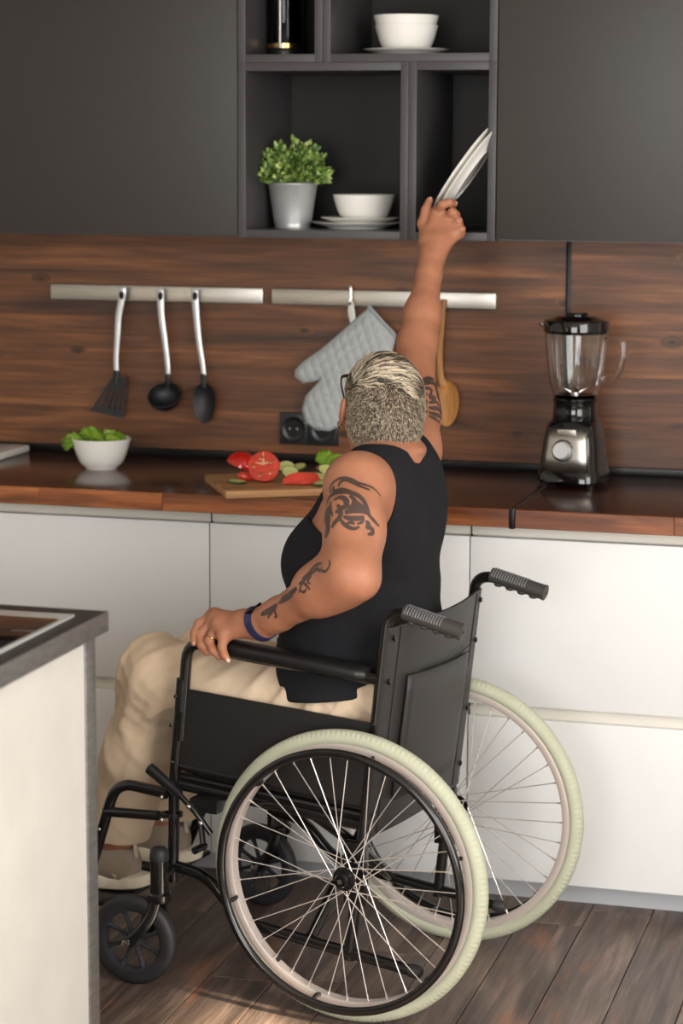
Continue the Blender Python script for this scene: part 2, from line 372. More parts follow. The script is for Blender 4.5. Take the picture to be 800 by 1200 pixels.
# ------------------------------------------------------------------ implicit surfaces (for the body, clothes and soft things)
def unit(v):
    v = np.asarray(v, float); return v/np.linalg.norm(v)
class Cone:
    def __init__(s, a, b, ra, rb, k=0.01):
        s.a, s.b, s.ra, s.rb, s.k = np.asarray(a, float), np.asarray(b, float), ra, rb, k
        s.c = (s.a+s.b)/2; s.R = np.linalg.norm(s.b-s.a)/2+max(ra, rb)
    def __call__(s, p):
        ab = s.b-s.a; t = np.clip(((p-s.a)@ab)/(ab@ab+1e-12), 0, 1)
        return np.linalg.norm(p-s.a-t[:, None]*ab, axis=1)-(s.ra+(s.rb-s.ra)*t)
class Ell:
    def __init__(s, c, r, k=0.01, rot=None):
        s.c, s.r, s.k = np.asarray(c, float), np.asarray(r, float), k; s.rot = rot; s.R = s.r.max()
    def __call__(s, p):
        q = p-s.c
        if s.rot is not None: q = q@s.rot      # columns = axes
        k0 = np.linalg.norm(q/s.r, axis=1); k1 = np.linalg.norm(q/(s.r*s.r), axis=1)+1e-9
        return k0*(k0-1)/k1
class Loft:
    """upright stack of ellipses: rows (z, cx, cy, half_x, half_y)"""
    def __init__(s, rows, k=0.01):
        s.T = np.array(rows, float); s.k = k; z0, z1 = s.T[0, 0], s.T[-1, 0]
        s.z0, s.z1 = z0, z1; s.c = np.array([s.T[:, 1].mean(), s.T[:, 2].mean(), (z0+z1)/2]); s.R = (z1-z0)/2+s.T[:, 3:].max()+0.1
    def __call__(s, p):
        z = np.clip(p[:, 2], s.z0, s.z1); T = s.T
        def ip(c):
            # smooth interpolation
            zz = T[:, 0]; i = np.clip(np.searchsorted(zz, z)-1, 0, len(zz)-2); t = (z-zz[i])/(zz[i+1]-zz[i])
            m = np.gradient(T[:, c], zz); h = zz[i+1]-zz[i]
            return (2*t**3-3*t**2+1)*T[i, c]+(t**3-2*t**2+t)*h*m[i]+(-2*t**3+3*t**2)*T[i+1, c]+(t**3-t**2)*h*m[i+1]
        cx, cy, a, b = ip(1), ip(2), ip(3), ip(4)
        qx, qy = (p[:, 0]-cx), (p[:, 1]-cy)
        k0 = np.sqrt((qx/a)**2+(qy/b)**2); k1 = np.sqrt((qx/a**2)**2+(qy/b**2)**2)+1e-9
        d = np.where(k0 < 1e-4, -np.minimum(a, b), k0*(k0-1)/k1)
        dz = np.maximum(s.z0-p[:, 2], p[:, 2]-s.z1)
        return np.where(dz > 0, np.sqrt(np.maximum(d, 0)**2+dz**2), np.maximum(d, dz))
class Group:
    def __init__(s, prims, k=0.01, post=None):
        s.P = prims; s.k = k; s.post = post
        lo = np.min([q.c-q.R for q in prims], 0); hi = np.max([q.c+q.R for q in prims], 0)
        s.c = (lo+hi)/2; s.R = np.linalg.norm(hi-lo)/2
    def __call__(s, p):
        lo, hi = p.min(0), p.max(0); d = np.full(len(p), 0.3)
        for q in s.P:
            gap = np.linalg.norm(np.maximum(np.maximum(lo-q.c, q.c-hi), 0))-q.R
            if gap > 0.06: 
                d = np.minimum(d, max(gap, 0.05)); continue
            e = q(p); h = np.clip(0.5+0.5*(e-d)/q.k, 0, 1); d = e*(1-h)+d*h-q.k*h*(1-h)
        if s.post: d = s.post(p, d)
        return d
def smax(a, b, k):
    h = np.clip(0.5-0.5*(a-b)/k, 0, 1); return a*(1-h)+b*h+k*h*(1-h)
def smin(a, b, k):
    h = np.clip(0.5+0.5*(b-a)/k, 0, 1); return b*(1-h)+a*h-k*h*(1-h)
def vnoise(p):
    i = np.floor(p).astype(np.int64); f = p-i; f = f*f*(3-2*f)
    def hsh(a, b, c):
        n = (a*73856093) ^ (b*19349663) ^ (c*83492791); n = (n*1103515245+12345) & 0x7fffffff; n = ((n >> 13) ^ n)*60493 & 0x7fffffff
        return (n % 100003)/50001.5-1
    x, y, z = i[:, 0], i[:, 1], i[:, 2]; r = 0
    for a in (0, 1):
        for b in (0, 1):
            for c in (0, 1):
                r = r+hsh(x+a, y+b, z+c)*(f[:, 0] if a else 1-f[:, 0])*(f[:, 1] if b else 1-f[:, 1])*(f[:, 2] if c else 1-f[:, 2])
    return r
def sdf_mesh(fn, lo, hi, h):
    lo, hi = np.array(lo, float), np.array(hi, float); B = 8
    nb = np.ceil((hi-lo)/(h*B)).astype(int)+1
    g = np.stack(np.meshgrid(*[np.arange(n) for n in nb], indexing='ij'), -1).reshape(-1, 3)
    cen = lo+(g+0.5)*B*h
    D = np.concatenate([fn(cen[i:i+512]) for i in range(0, len(cen), 512)])
    keep = g[np.abs(D) < B*h*0.87*1.5+0.006]
    NX = nb*B+2; sx, sy, sz = 1, NX[0], NX[0]*NX[1]
    a = np.arange(B+1); loc = np.stack(np.meshgrid(a, a, a, indexing='ij'), -1)
    keys, verts, quads = [], [], []
    offs = [(0,0,0),(1,0,0),(0,1,0),(1,1,0),(0,0,1),(1,0,1),(0,1,1),(1,1,1)]
    ed = [(0,1),(2,3),(4,5),(6,7),(0,2),(1,3),(4,6),(5,7),(0,4),(1,5),(2,6),(3,7)]
    # spatially compact chunks
    order = np.lexsort((keep[:, 2] % 3, keep[:, 1]//3, keep[:, 0]//3, keep[:, 2]//3)); keep = keep[order]
    for st in range(0, len(keep), 27):
        kb = keep[st:st+27]
        idx = kb[:, None, None, None, :]*B+loc
        P = lo+idx*h
        d = fn(P.reshape(-1, 3)).reshape(idx.shape[:-1])
        c = np.stack([d[:, o[0]:o[0]+B, o[1]:o[1]+B, o[2]:o[2]+B] for o in offs], -1)
        neg = c < 0; m = neg.any(-1) & ~neg.all(-1)
        if m.any():
            cc = c[m]; ci = idx[:, :B, :B, :B][m]
            acc = np.zeros((len(cc), 3)); cnt = np.zeros(len(cc))
            for (i, j) in ed:
                x = (cc[:, i] < 0) != (cc[:, j] < 0)
                t = np.where(x, cc[:, i]/(cc[:, i]-cc[:, j]+1e-20), 0)
                oi, oj = np.array(offs[i], float), np.array(offs[j], float)
                acc += np.where(x[:, None], oi+(oj-oi)*t[:, None], 0); cnt += x
            verts.append(lo+(ci+acc/cnt[:, None])*h); keys.append(ci@np.array([sx, sy, sz]))
        sg = d < 0
        for ax in range(3):
            s0 = sg[:, :B, :B, :B]
            s1 = sg[:, 1:, :B, :B] if ax == 0 else (sg[:, :B, 1:, :B] if ax == 1 else sg[:, :B, :B, 1:])
            e = s0 != s1
            if not e.any(): continue
            base = idx[:, :B, :B, :B][e]@np.array([sx, sy, sz]); flip = s0[e]
            st2 = [(sy, sz), (sz, sx), (sx, sy)][ax]
            q = np.stack([base, base-st2[0], base-st2[0]-st2[1], base-st2[1]], 1)
            q[~flip] = q[~flip][:, ::-1]
            quads.append(q)
    K = np.concatenate(keys); V = np.concatenate(verts); Q = np.concatenate(quads)
    o = np.argsort(K); K, V = K[o], V[o]
    I = np.searchsorted(K, Q); I = np.clip(I, 0, len(K)-1); ok = (K[I] == Q).all(1)
    return V, I[ok]

# ================================================================== THE ROOM
WY = -0.010                       # front of the wooden wall panels
fl = struct(bevel_box('floor', (-3.2, -7.5, -0.12), (2.6, 0.0, -0.012), 'gap', bev=0), 'dark stained wooden plank floor under the wheelchair', 'floor')
k = 0
for i in range(-12, 9):
    x0 = -0.202+0.135*i
    cuts = [0.0]; yy = -random.uniform(0.25, 1.3)
    while yy > -3.6:
        cuts.append(yy); yy -= random.uniform(1.0, 1.7)
    cuts.append(-3.6)
    for a, b in zip(cuts[:-1], cuts[1:]):
        dz = random.uniform(-0.0006, 0.0006)
        bevel_box('plank', (x0+0.0011, b+0.0008, -0.014), (x0+0.1339, a-0.0008, dz), 'floor', fl, bev=0.0012, seg=1)
ra = MB(); ra.box((-3.2, -7.5, -0.012), (2.6, -3.6, 0.0)); ra.build('plank', 'floor', fl)
struct(bevel_box('wall_back', (-3.2, 0.0, -0.1), (2.6, 0.12, 2.7), 'wall', bev=0), 'painted kitchen wall behind the cabinets', 'wall')
struct(bevel_box('ceiling', (-3.2, -7.5, 2.7), (2.7, 0.12, 2.8), 'wall', bev=0), 'white ceiling above the kitchen', 'ceiling')
wr = MB()
WIN = ((-5.9, -3.85, 2.5), (-2.99, -2.668, 2.155))                         # unseen openings; the narrow one and the pier are added to shape the sun patch
wr.box((2.6, WIN[1][1], -0.1), (2.75, 0.12, 2.7)); wr.box((2.6, -7.5, -0.1), (2.75, WIN[0][0], 2.7)); wr.box((2.6, WIN[0][1], -0.1), (2.75, WIN[1][0], 2.7))
for y0, y1, zt in WIN:
    wr.box((2.6, y0, -0.1), (2.75, y1, 0.25)); wr.box((2.6, y0, zt), (2.75, y1, 2.7))
struct(wr.build('wall_right', 'wall', smooth=False), 'unseen painted side wall with openings shaped for the floor sun patch', 'wall')
for i, (y0, y1, zt) in enumerate(WIN):
    wf = MB()
    for ya_, yb_, z0, z1 in ((y0, y0+0.01, 0.25, zt), (y1-0.01, y1, 0.25, zt), (y0+0.01, y1-0.01, 0.25, 0.26), (y0+0.01, y1-0.01, zt-0.01, zt)): wf.box((2.62, ya_, z0), (2.70, yb_, z1))
    struct(wf.build('window_%d' % (i+1), 'white_front', smooth=False), ('wide white framed window in the side wall', 'narrow unseen white framed window added to shape the floor sun patch')[i], 'window')
struct(bevel_box('wall_left', (-3.35, -7.5, -0.1), (-3.2, 0.12, 2.7), 'wall', bev=0), 'unseen painted wall added on the left to darken cabinet reflections', 'wall')  # out of view, added so the left cabinet fronts reflect something darker
# backsplash: two panels of glued boards split by a black metal strip
def backsplash(x0, x1, label):
    t = thing('backsplash_panel', label, 'wall panel', (x0, 0, 0.9), group='wooden backsplash panels')
    nrow = 5; H = 0.575/nrow
    for r_ in range(nrow):
        bevel_box('board', (0, WY, r_*H+0.00005), (x1-x0, -0.0006, (r_+1)*H-0.00005), 'back_wood', t, bev=0.0002, seg=1)
    return t
backsplash(-2.3, -0.2465, 'long dark pine backsplash panel behind the utensil rails')
backsplash(-0.2345, 0.75, 'shorter dark pine backsplash panel right of the black metal strip')
struct(bevel_box('trim_1', (-2.3, -0.026, 0.9), (0.75, WY, 0.9185), 'black_metal', bev=0.002), 'black strip along the foot of the wooden backsplash', 'trim')
tr = bevel_box('trim_2', (-0.2465, -0.0135, 0.9185), (-0.2345, 0.0, 1.475), 'black_metal', bev=0.001)
sc_ = MB(); sc_.lathe([(0.0001, -0.0155), (0.002, -0.015), (0.003, -0.0135)], 10, (-0.2405, 0, 1.452), axis='y'); sc_.build('screw', 'steel', tr)
struct(tr, 'vertical black metal strip between the two backsplash panels', 'trim')

# worktops
def worktop(x0, x1, label):
    t = thing('worktop', label, 'worktop', (x0, 0, 0.86), group='wooden worktops')
    bevel_box('slab', (0, -0.612, 0.0), (x1-x0, -0.0, 0.04), 'top_wood', t, bev=0.0015)
    x = 0.0
    while x < x1-x0-0.02:
        w = min(random.uniform(0.16, 0.42), x1-x0-x)
        if x1-x0-x-w < 0.05: w = x1-x0-x
        bevel_box('edge_block', (x+0.0002, -0.62, 0.0), (x+w-0.0002, -0.6125, 0.04), 'edge_wood', t, bev=0.0012, seg=1); x += w
    return t
gx = float(on_z(599, 598, 0.9)[0])
worktop(-2.3, gx-0.006, 'long dark brown wooden worktop carrying the salad bowl and cutting board')
worktop(gx+0.006, 0.75, 'shorter dark brown wooden worktop carrying the jug blender')
t3 = bevel_box('trim_3', (gx-0.0055, -0.6225, 0.858), (gx+0.0055, -0.026, 0.9008), 'black_metal', bev=0.001)
bevel_box('joint_line', (gx+0.002, -0.621, 0.9006), (gx+0.0050, -0.03, 0.9016), 'steel', t3, bev=0)
struct(t3, 'black metal joint strip across the worktop', 'trim')

# base cabinets
def base_unit(x0, x1, label):
    t = thing('base_cabinet', label, 'cabinet', (x0, 0, 0), group='white base cabinets'); w = x1-x0; F = -0.57
    m = MB(); m.box((0.001, -0.545, 0.0602), (w-0.001, -0.02, 0.858)); m.build('body', 'white_inner', t, smooth=False)
    bevel_box('handle_channel', (0.0015, -0.556, 0.8315), (w-0.0015, -0.545, 0.858), 'white_inner', t, bev=0.001)
    bevel_box('handle_channel', (0.0015, -0.5545, 0.405), (w-0.0015, -0.545, 0.4585), 'white_inner', t, bev=0.001)
    bevel_box('drawer_front', (0.0014, F, 0.4574), (w-0.0014, -0.552, 0.8287), 'white_front', t, bev=0.0012)
    bevel_box('drawer_front', (0.0014, F, 0.0602), (w-0.0014, -0.552, 0.4292), 'white_front', t, bev=0.0012)
    m = MB(); m.box((0.0002, -0.56, 0.0602), (0.0013, -0.545, 0.858)); m.build('side_gap', 'gap', t, smooth=False)
    return t
base_unit(-2.145, -1.545, 'white two drawer base cabinet at the far left behind the island')
base_unit(-1.545, -0.945, 'white two drawer base cabinet under the salad bowl')
base_unit(-0.945, -0.345, 'white two drawer base cabinet behind the seated person')
base_unit(-0.345, 0.555, 'wide white two drawer base cabinet right of the wheelchair')
struct(bevel_box('baseboard_back', (-2.145, -0.4995, 0.0), (0.555, -0.485, 0.0602), 'plinth', bev=0.001), 'pale grey plinth under the white base cabinets', 'baseboard')

# wall cabinets
ZU = 1.4614
def wall_cab(x0, x1, label):
    t = thing('wall_cabinet', label, 'cabinet', (x0, 0, ZU), group='dark wall cabinets')
    m = MB(); m.box((0.001, -0.343, 0.0), (x1-x0-0.001, 0, 0.8)); m.build('body', 'shelf', t, smooth=False)
    bevel_box('door', (0.002, -0.365, 0.0045), (x1-x0-0.002, -0.3455, 0.798), 'dark_front', t, bev=0.0012)
wall_cab(-2.143, -1.543, 'plain dark wall cabinet at the far left edge')
wall_cab(-1.543, -0.943, 'plain dark wall cabinet left of the open box shelves')
wall_cab(-0.343, 0.257, 'plain dark wall cabinet right of the open box shelves')
def box_shelf(x0, x1, z0, z1, label):
    t = thing('box_shelf', label, 'shelf', (x0, 0, z0), group='open dark box shelves'); w, h, T = x1-x0, z1-z0, 0.0185
    bevel_box('side_panel', (0.0003, -0.366, 0), (T, 0, h), 'shelf', t, bev=0.0008)
    bevel_box('side_panel', (w-T, -0.366, 0), (w-0.0003, 0, h), 'shelf', t, bev=0.0008)
    bevel_box('bottom_panel', (T, -0.3655, 0.0002), (w-T, 0, T), 'shelf', t, bev=0.0008)
    bevel_box('top_panel', (T, -0.3655, h-T), (w-T, 0, h-0.0002), 'shelf', t, bev=0.0008)
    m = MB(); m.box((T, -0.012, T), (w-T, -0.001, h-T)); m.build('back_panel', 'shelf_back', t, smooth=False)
ZM = 1.8535
box_shelf(-0.943, -0.543, ZU-0.001, ZM, 'wide open box shelf holding the potted plant and plates')
box_shelf(-0.543, -0.343, ZU-0.001, ZM, 'narrow open box shelf the hand is reaching into')
box_shelf(-0.943, -0.743, ZM, ZM+0.39, 'narrow upper box shelf holding the coffee press')
box_shelf(-0.743, -0.343, ZM, ZM+0.39, 'wide upper box shelf holding the stacked bowls')
ZS = ZU-0.001+0.0185; ZS2 = ZM+0.0185

# ================================================================== TABLEWARE
def bowl_prof(r, h, foot=0.55, t=0.004):
    p = [(0.0, 0.004), (r*foot-0.006, 0.004), (r*foot-0.004, 0.0), (r*foot, 0.0), (r*foot+0.002, 0.004)]
    for i in range(1, 9):
        a = i/8; p.append((r*foot+0.002+(r-r*foot-0.002)*(a**0.55), 0.004+(h-0.004)*a))
    p.append((r-t*0.4, h+0.0012)); p.append((r-t, h))
    for i in range(7, -1, -1):
        a = i/8; p.append((max(0, r*foot+(r-t-r*foot)*(a**0.55)-0.001), 0.008+(h-0.008)*a))
    p.append((0.0, 0.008)); return p
def bowl(loc, r, h, label, group=None, foot=0.55):
    m = MB(); m.lathe(bowl_prof(r, h, foot), 40); o = m.build('bowl', 'china'); o.location = tuple(map(float, loc)); return tag(o, label, 'bowl', group)
def plate_prof(r, h=0.016):
    return [(0.0, 0.002), (r*0.55, 0.002), (r*0.57, 0), (r*0.62, 0), (r*0.64, 0.003), (r*0.86, h*0.62), (r*0.985, h*0.88), (r, h*0.97), (r*0.99, h), (r*0.86, h*0.80), (r*0.62, 0.0065), (r*0.5, 0.005), (0, 0.005)]
def plate(loc, r, label, group=None, rot=None):
    m = MB(); m.lathe(plate_prof(r), 56); o = m.build('plate', 'china'); o.location = tuple(map(float, loc))
    if rot is not None: o.rotation_euler = rot
    return tag(o, label, 'plate', group)
def wscale(P): return FPX/((np.asarray(P)-CAM)@RF)          # pixels per metre at a place
# lower-left shelf: two plates and a bowl
c = on_y(418, 264, -0.20); c[2] = ZS
plate(c, 0.108, 'larger white plate lowest of the stack beside the plant', 'white plates on the shelf')
plate(c+np.array([0.004, 0.01, 0.0105]), 0.092, 'smaller white plate under the bowl beside the plant', 'white plates on the shelf')
bowl((c[0]+0.014, c[1]+0.01, ZS+0.0175), 0.073, 0.060, 'white bowl on two plates beside the potted plant', 'white bowls on the shelves', foot=0.62)
# upper-right shelf
c = on_y(476, 60, -0.20); c[2] = ZS2
plate(c, 0.100, 'white plate on the upper shelf under two stacked bowls', 'white plates on the shelf')
bowl((c[0], c[1], ZS2+0.007), 0.073, 0.062, 'lower of two nested white bowls on the upper shelf', 'white bowls on the shelves', foot=0.62)
bowl((c[0]-0.001, c[1], ZS2+0.0285), 0.0752, 0.062, 'upper of two nested white bowls on the upper shelf', 'white bowls on the shelves', foot=0.60)
# upper-left shelf: coffee press
c = on_y(334, 60, -0.2); fp = thing('coffee_press', 'glass coffee press with black base and steel band on upper shelf', 'coffee press', (c[0], c[1], ZS2))
m = MB(); m.lathe([(0.0, 0), (0.040, 0), (0.041, 0.003), (0.041, 0.018), (0.039, 0.021), (0, 0.021)], 32); m.build('base', 'black_plastic', fp)
m = MB(); m.lathe([(0.043, 0.02), (0.0432, 0.030), (0.0425, 0.030), (0.0422, 0.02)], 32, close=True); m.build('band', 'gold', fp)
m = MB(); m.lathe([(0.0, 0.0215), (0.0405, 0.0215), (0.0415, 0.024), (0.0415, 0.185), (0.0395, 0.185), (0.0395, 0.0245), (0, 0.0235)], 32); m.build('beaker', 'smoke_glass', fp)
m = MB(); m.tube([(0, 0, 0.03), (0, 0, 0.215)], 0.0025, 8); m.lathe([(0, 0.028), (0.038, 0.028), (0.038, 0.032), (0, 0.032)], 28); m.build('plunger', 'chrome', fp)
m = MB(); m.lathe([(0.043, 0.186), (0.044, 0.19), (0.040, 0.202), (0.02, 0.207), (0, 0.208)], 32); m.build('lid', 'chrome', fp)
m = MB(); m.ball((0, 0, 0.222), 0.011); m.build('knob', 'black_plastic', fp)
m = MB()
for a in (-0.35, 1.9, 3.9): m.tube([(0.0428*math.cos(a-1.2), 0.0428*math.sin(a-1.2), z) for z in (0.02, 0.19)], 0.0042, 8, flat=(1, 1))
m.build('strap', 'chrome', fp)
m = MB(); m.tube(fillet([(0.043, 0.0, 0.17), (0.082, 0, 0.165), (0.078, 0, 0.05), (0.043, 0, 0.045)], 0.02), 0.007, 10); hd_ = m.build('handle', 'black_plastic', fp); hd_.rotation_euler = (0, 0, 1.7)

# potted plant
c = on_y(343, 268, -0.205); pl = thing('potted_plant', 'small bushy green plant in a galvanised metal pot on shelf', 'plant', (c[0], c[1], ZS))
m = MB(); m.lathe([(0, 0), (0.042, 0), (0.0425, 0.004), (0.0425, 0.010), (0.0440, 0.0105), (0.057, 0.098), (0.0588, 0.100), (0.0592, 0.103), (0.0575, 0.105), (0.0555, 0.102), (0.052, 0.075), (0, 0.075)], 44); m.build('pot', 'zinc', pl)
m = MB(); m.lathe([(0, 0.088), (0.0535, 0.088), (0.0535, 0.091), (0.02, 0.096), (0, 0.097)], 24); m.build('soil', 'soil', pl)
V, F, FM = [], [], []
stems = MB()
def leaf_at(p, d, L, w, mi):
    d = unit(d); s_ = unit(np.cross(d, rng.normal(size=3))); n_ = np.cross(s_, d); b = len(V)
    V.extend([p, p+d*L*0.35+s_*w+n_*w*0.3, p+d*L*0.75+s_*w*0.8+n_*w*0.15, p+d*L, p+d*L*0.75-s_*w*0.8+n_*w*0.15, p+d*L*0.35-s_*w+n_*w*0.3, p+d*L*0.5-n_*w*0.15])
    for q in range(6): F.append((b+q, b+(q+1) % 6, b+6)); FM.append(mi)
for i in range(150):
    th, ph = rng.uniform(0, 2*PI), math.acos(rng.uniform(0.02, 1.0))
    dirv = np.array([math.sin(ph)*math.cos(th), math.sin(ph)*math.sin(th), math.cos(ph)*0.86])
    tip = np.array([0, 0, 0.108])+dirv*np.array([0.083, 0.080, 0.098])*rng.uniform(0.72, 1.13)
    if tip[2] < 0.10: tip[2] = 0.10+rng.uniform(0, 0.02)
    p0 = np.array([dirv[0]*0.02, dirv[1]*0.02, 0.09])
    path = spline([p0, (p0+tip)/2+np.array([0, 0, 0.012]), tip], 4); stems.tube(path, [0.0012]*len(path), 4)
    for j in range(2, len(path)):
        for q in range(3):
            leaf_at(path[j], unit(path[j]-path[j-1])*0.6+rng.normal(size=3)*0.55+dirv*0.4, rng.uniform(0.011, 0.019), rng.uniform(0.0035, 0.006), int(rng.choice([0, 0, 0, 1, 1, 2])))
stems.build('stem', 'leaf_c', pl)
fo = link_mesh('foliage', np.array(V), F, parent=pl, mats=['leaf_a', 'leaf_b', 'leaf_c'], fmat=FM, angle=60); fo['kind'] = 'stuff'

# held plates in the narrow shelf: two stacked plates seen almost edge-on
pc = on_y(549, 202, -0.335)
axl = unit(RX*0.58+RU*0.80+RF*0.25)                           # long axis up to the right and into the shelf
nrm = unit(np.cross(axl, RF)); 
if nrm@RX < 0: nrm = -nrm                                     # underside looks right and down
nrm = unit(nrm-RF*0.06); axl = unit(axl-nrm*(axl@nrm))
up = -nrm
Mx = Matrix((tuple(axl), tuple(np.cross(up, axl)), tuple(up))).transposed().to_4x4()
for i, lb in enumerate(('lower of two white plates gripped by the raised hand', 'upper of two white plates gripped by the raised hand')):
    o = plate((0, 0, 0), 0.112, lb, 'white plates in the raised hand'); mw = Mx.copy(); mw.translation = Vector(pc+up*(0.012*i-0.010)); o.matrix_world = mw

# ================================================================== RAILS, UTENSILS, MITT
def rail(x0, x1, z0, z1, label):
    o = bevel_box('utensil_rail', (0, -0.026, 0), (x1-x0, WY, z1-z0), 'steel', bev=0.003); o.location = (x0, 0, z0)
    e_ = MB(); e_.box((0.006, -0.012, 0.004), (x1-x0-0.006, WY+0.001, z1-z0-0.004)); e_.build('backing', 'black_metal', o)
    return tag(o, label, 'rail', 'steel utensil rails')
rail(-1.5538, -0.9938, 1.2853, 1.3242, 'brushed steel wall rail holding the three black utensils')
rail(-0.9711, -0.4111, 1.2853, 1.3242, 'brushed steel wall rail holding the oven mitt and wooden spoon')
def handle_path(pts, Y): return [on_y(x, y, Y) for x, y in pts]
def utensil(name, label, cat, top, pts, Yh):
    base = on_y(*top, Yh); t = thing(name, label, cat, base, group='hanging kitchen utensils')
    path = spline([q-base for q in handle_path(pts, Yh)], 6); n = len(path)
    m = MB(); m.tube(path, [0.0115-0.0055*(i/(n-1))**0.7 for i in range(n)], 14, flat=(1.0, 0.42))
    return t, base, m
def eyelet(t, base, px):
    q = on_y(px[0], px[1], -0.044)-base
    m = MB(); m.tube([q+np.array([0.0042*math.cos(a), -0.0012, 0.008*math.sin(a)]) for a in np.linspace(0, 2*PI, 17)[:-1]], 0.0024, 6, closed=True)
    m.box(q+np.array([-0.0028, -0.0016, -0.006]), q+np.array([0.0028, 0.003, 0.006])); m.build('hanging_hole', 'gap', t)
# turner
t, b0, m = utensil('slotted_turner', 'black slotted turner with steel handle hanging leftmost on the rail', 'turner', (143, 338), [(143.5, 337), (143.5, 346), (139, 370), (137.5, 395), (136, 420), (136.5, 438)], -0.040)
m.build('handle', 'satin', t); eyelet(t, b0, (142.5, 346))
q = lambda x, y, Y=-0.040: on_y(x, y, Y)-b0
m = MB(); m.tube(spline([q(136.5, 434), q(136, 442), q(135, 448)], 4), [0.0075, 0.008, 0.0095]*3, 10, flat=(1, 0.5)); m.build('neck', 'nylon', t)
m = MB()
Ltop, Rtop, Lbot, Rbot = q(127, 449), q(148, 447), q(107, 481), q(147, 490)
def blade(u, v, dy): return Ltop*(1-u)*(1-v)+Rtop*u*(1-v)+Lbot*(1-u)*v+Rbot*u*v+np.array([0, dy-0.010*v*v, 0])
def blade_quad(u0, u1, v0, v1):
    P = []
    for dy in (0, 0.003):
        for (u, v) in ((u0, v0), (u1, v0), (u1, v1), (u0, v1)): P.append(blade(u, v, dy))
    m.add(P, [(3, 2, 1, 0), (4, 5, 6, 7), (0, 1, 5, 4), (1, 2, 6, 5), (2, 3, 7, 6), (3, 0, 4, 7)])
blade_quad(0, 1, -0.12, 0.18); blade_quad(0, 1, 0.80, 1.0)
for i in range(6): blade_quad(i*0.18, i*0.18+0.10, 0.18, 0.80)
m.build('slotted_blade', 'nylon', t, angle=20)
# ladle
t, b0, m = utensil('ladle', 'black ladle with steel handle hanging between turner and spoon', 'ladle', (188, 341), [(188, 339), (188, 348), (189, 370), (193, 400), (196, 425), (197, 441)], -0.040)
m.build('handle', 'satin', t); eyelet(t, b0, (188, 347))
m = MB(); m.tube(spline([q(196.5, 438), q(197, 446), q(196, 456, -0.036)], 4), [0.0065, 0.007, 0.008]*3, 10, flat=(1, 0.6)); m.build('neck', 'nylon', t)
m = MB(); prof = [(0.0, -0.032), (0.016, -0.030), (0.030, -0.021), (0.039, -0.008), (0.042, 0.006), (0.040, 0.007), (0.037, -0.007), (0.028, -0.018), (0.015, -0.027), (0, -0.029)]
m.lathe(prof, 32); o = m.build('cup', 'nylon', t); o.location = tuple(q(193, 465, -0.058)); o.rotation_euler = (math.radians(42), 0, math.radians(4))
# spoon
t, b0, m = utensil('serving_spoon', 'black serving spoon with steel handle hanging right of the ladle', 'spoon', (229, 341), [(228.5, 339), (228.5, 348), (230, 370), (233, 400), (237, 425), (239, 442)], -0.040)
m.build('handle', 'satin', t); eyelet(t, b0, (228.5, 347))
m = MB(); m.tube(spline([q(238, 438), q(238.5, 446), q(239, 454)], 4), [0.0065, 0.007, 0.009]*3, 10, flat=(1, 0.6)); m.build('neck', 'nylon', t)
cs = q(239, 470, -0.044)
def spoon_bowl(m, c, a, b_, depth, tilt=0.0, n=24, rings=7, T=0.003):
    V, F = [], []
    for side in (0, 1):
        for r_ in range(rings+1):
            f = r_/rings
            for k_ in range(n):
                w = 2*PI*k_/n; x = a*f*math.cos(w); z = b_*f*math.sin(w); z *= (1.0+0.12*math.sin(w)*-1*f)
                V.append(c+np.array([x, depth*(1-f*f)+(T if side else 0), z]))
    o_ = (rings+1)*n
    for r_ in range(rings):
        for k_ in range(n):
            k2 = (k_+1) % n; F.append((r_*n+k_, r_*n+k2, (r_+1)*n+k2, (r_+1)*n+k_)); F.append((o_+r_*n+k_, o_+(r_+1)*n+k_, o_+(r_+1)*n+k2, o_+r_*n+k2))
    for k_ in range(n):
        k2 = (k_+1) % n; F.append((rings*n+k_, rings*n+k2, o_+rings*n+k2, o_+rings*n+k_))
    m.add(V, F)
m = MB(); spoon_bowl(m, cs, 0.029, 0.050, 0.012); m.build('bowl_end', 'nylon', t)
# wooden spoon
base = on_y(518, 352, -0.036); t = thing('wooden_spoon', 'long wooden spoon hanging right of the raised arm', 'spoon', base)
q = lambda x, y, Y=-0.036: on_y(x, y, Y)-base
path = spline([q(519.5, 351), q(517, 385), q(515, 415), q(515.5, 440), q(519, 452)], 6); n = len(path)
m = MB(); m.tube(path, [0.007+0.004*(i/(n-1))**3 for i in range(n)], 12, flat=(1, 0.6)); m.build('handle', 'spoon_wood', t)
m = MB(); spoon_bowl(m, q(523, 470), 0.030, 0.055, 0.010, T=0.005); m.build('bowl_end', 'spoon_wood', t)

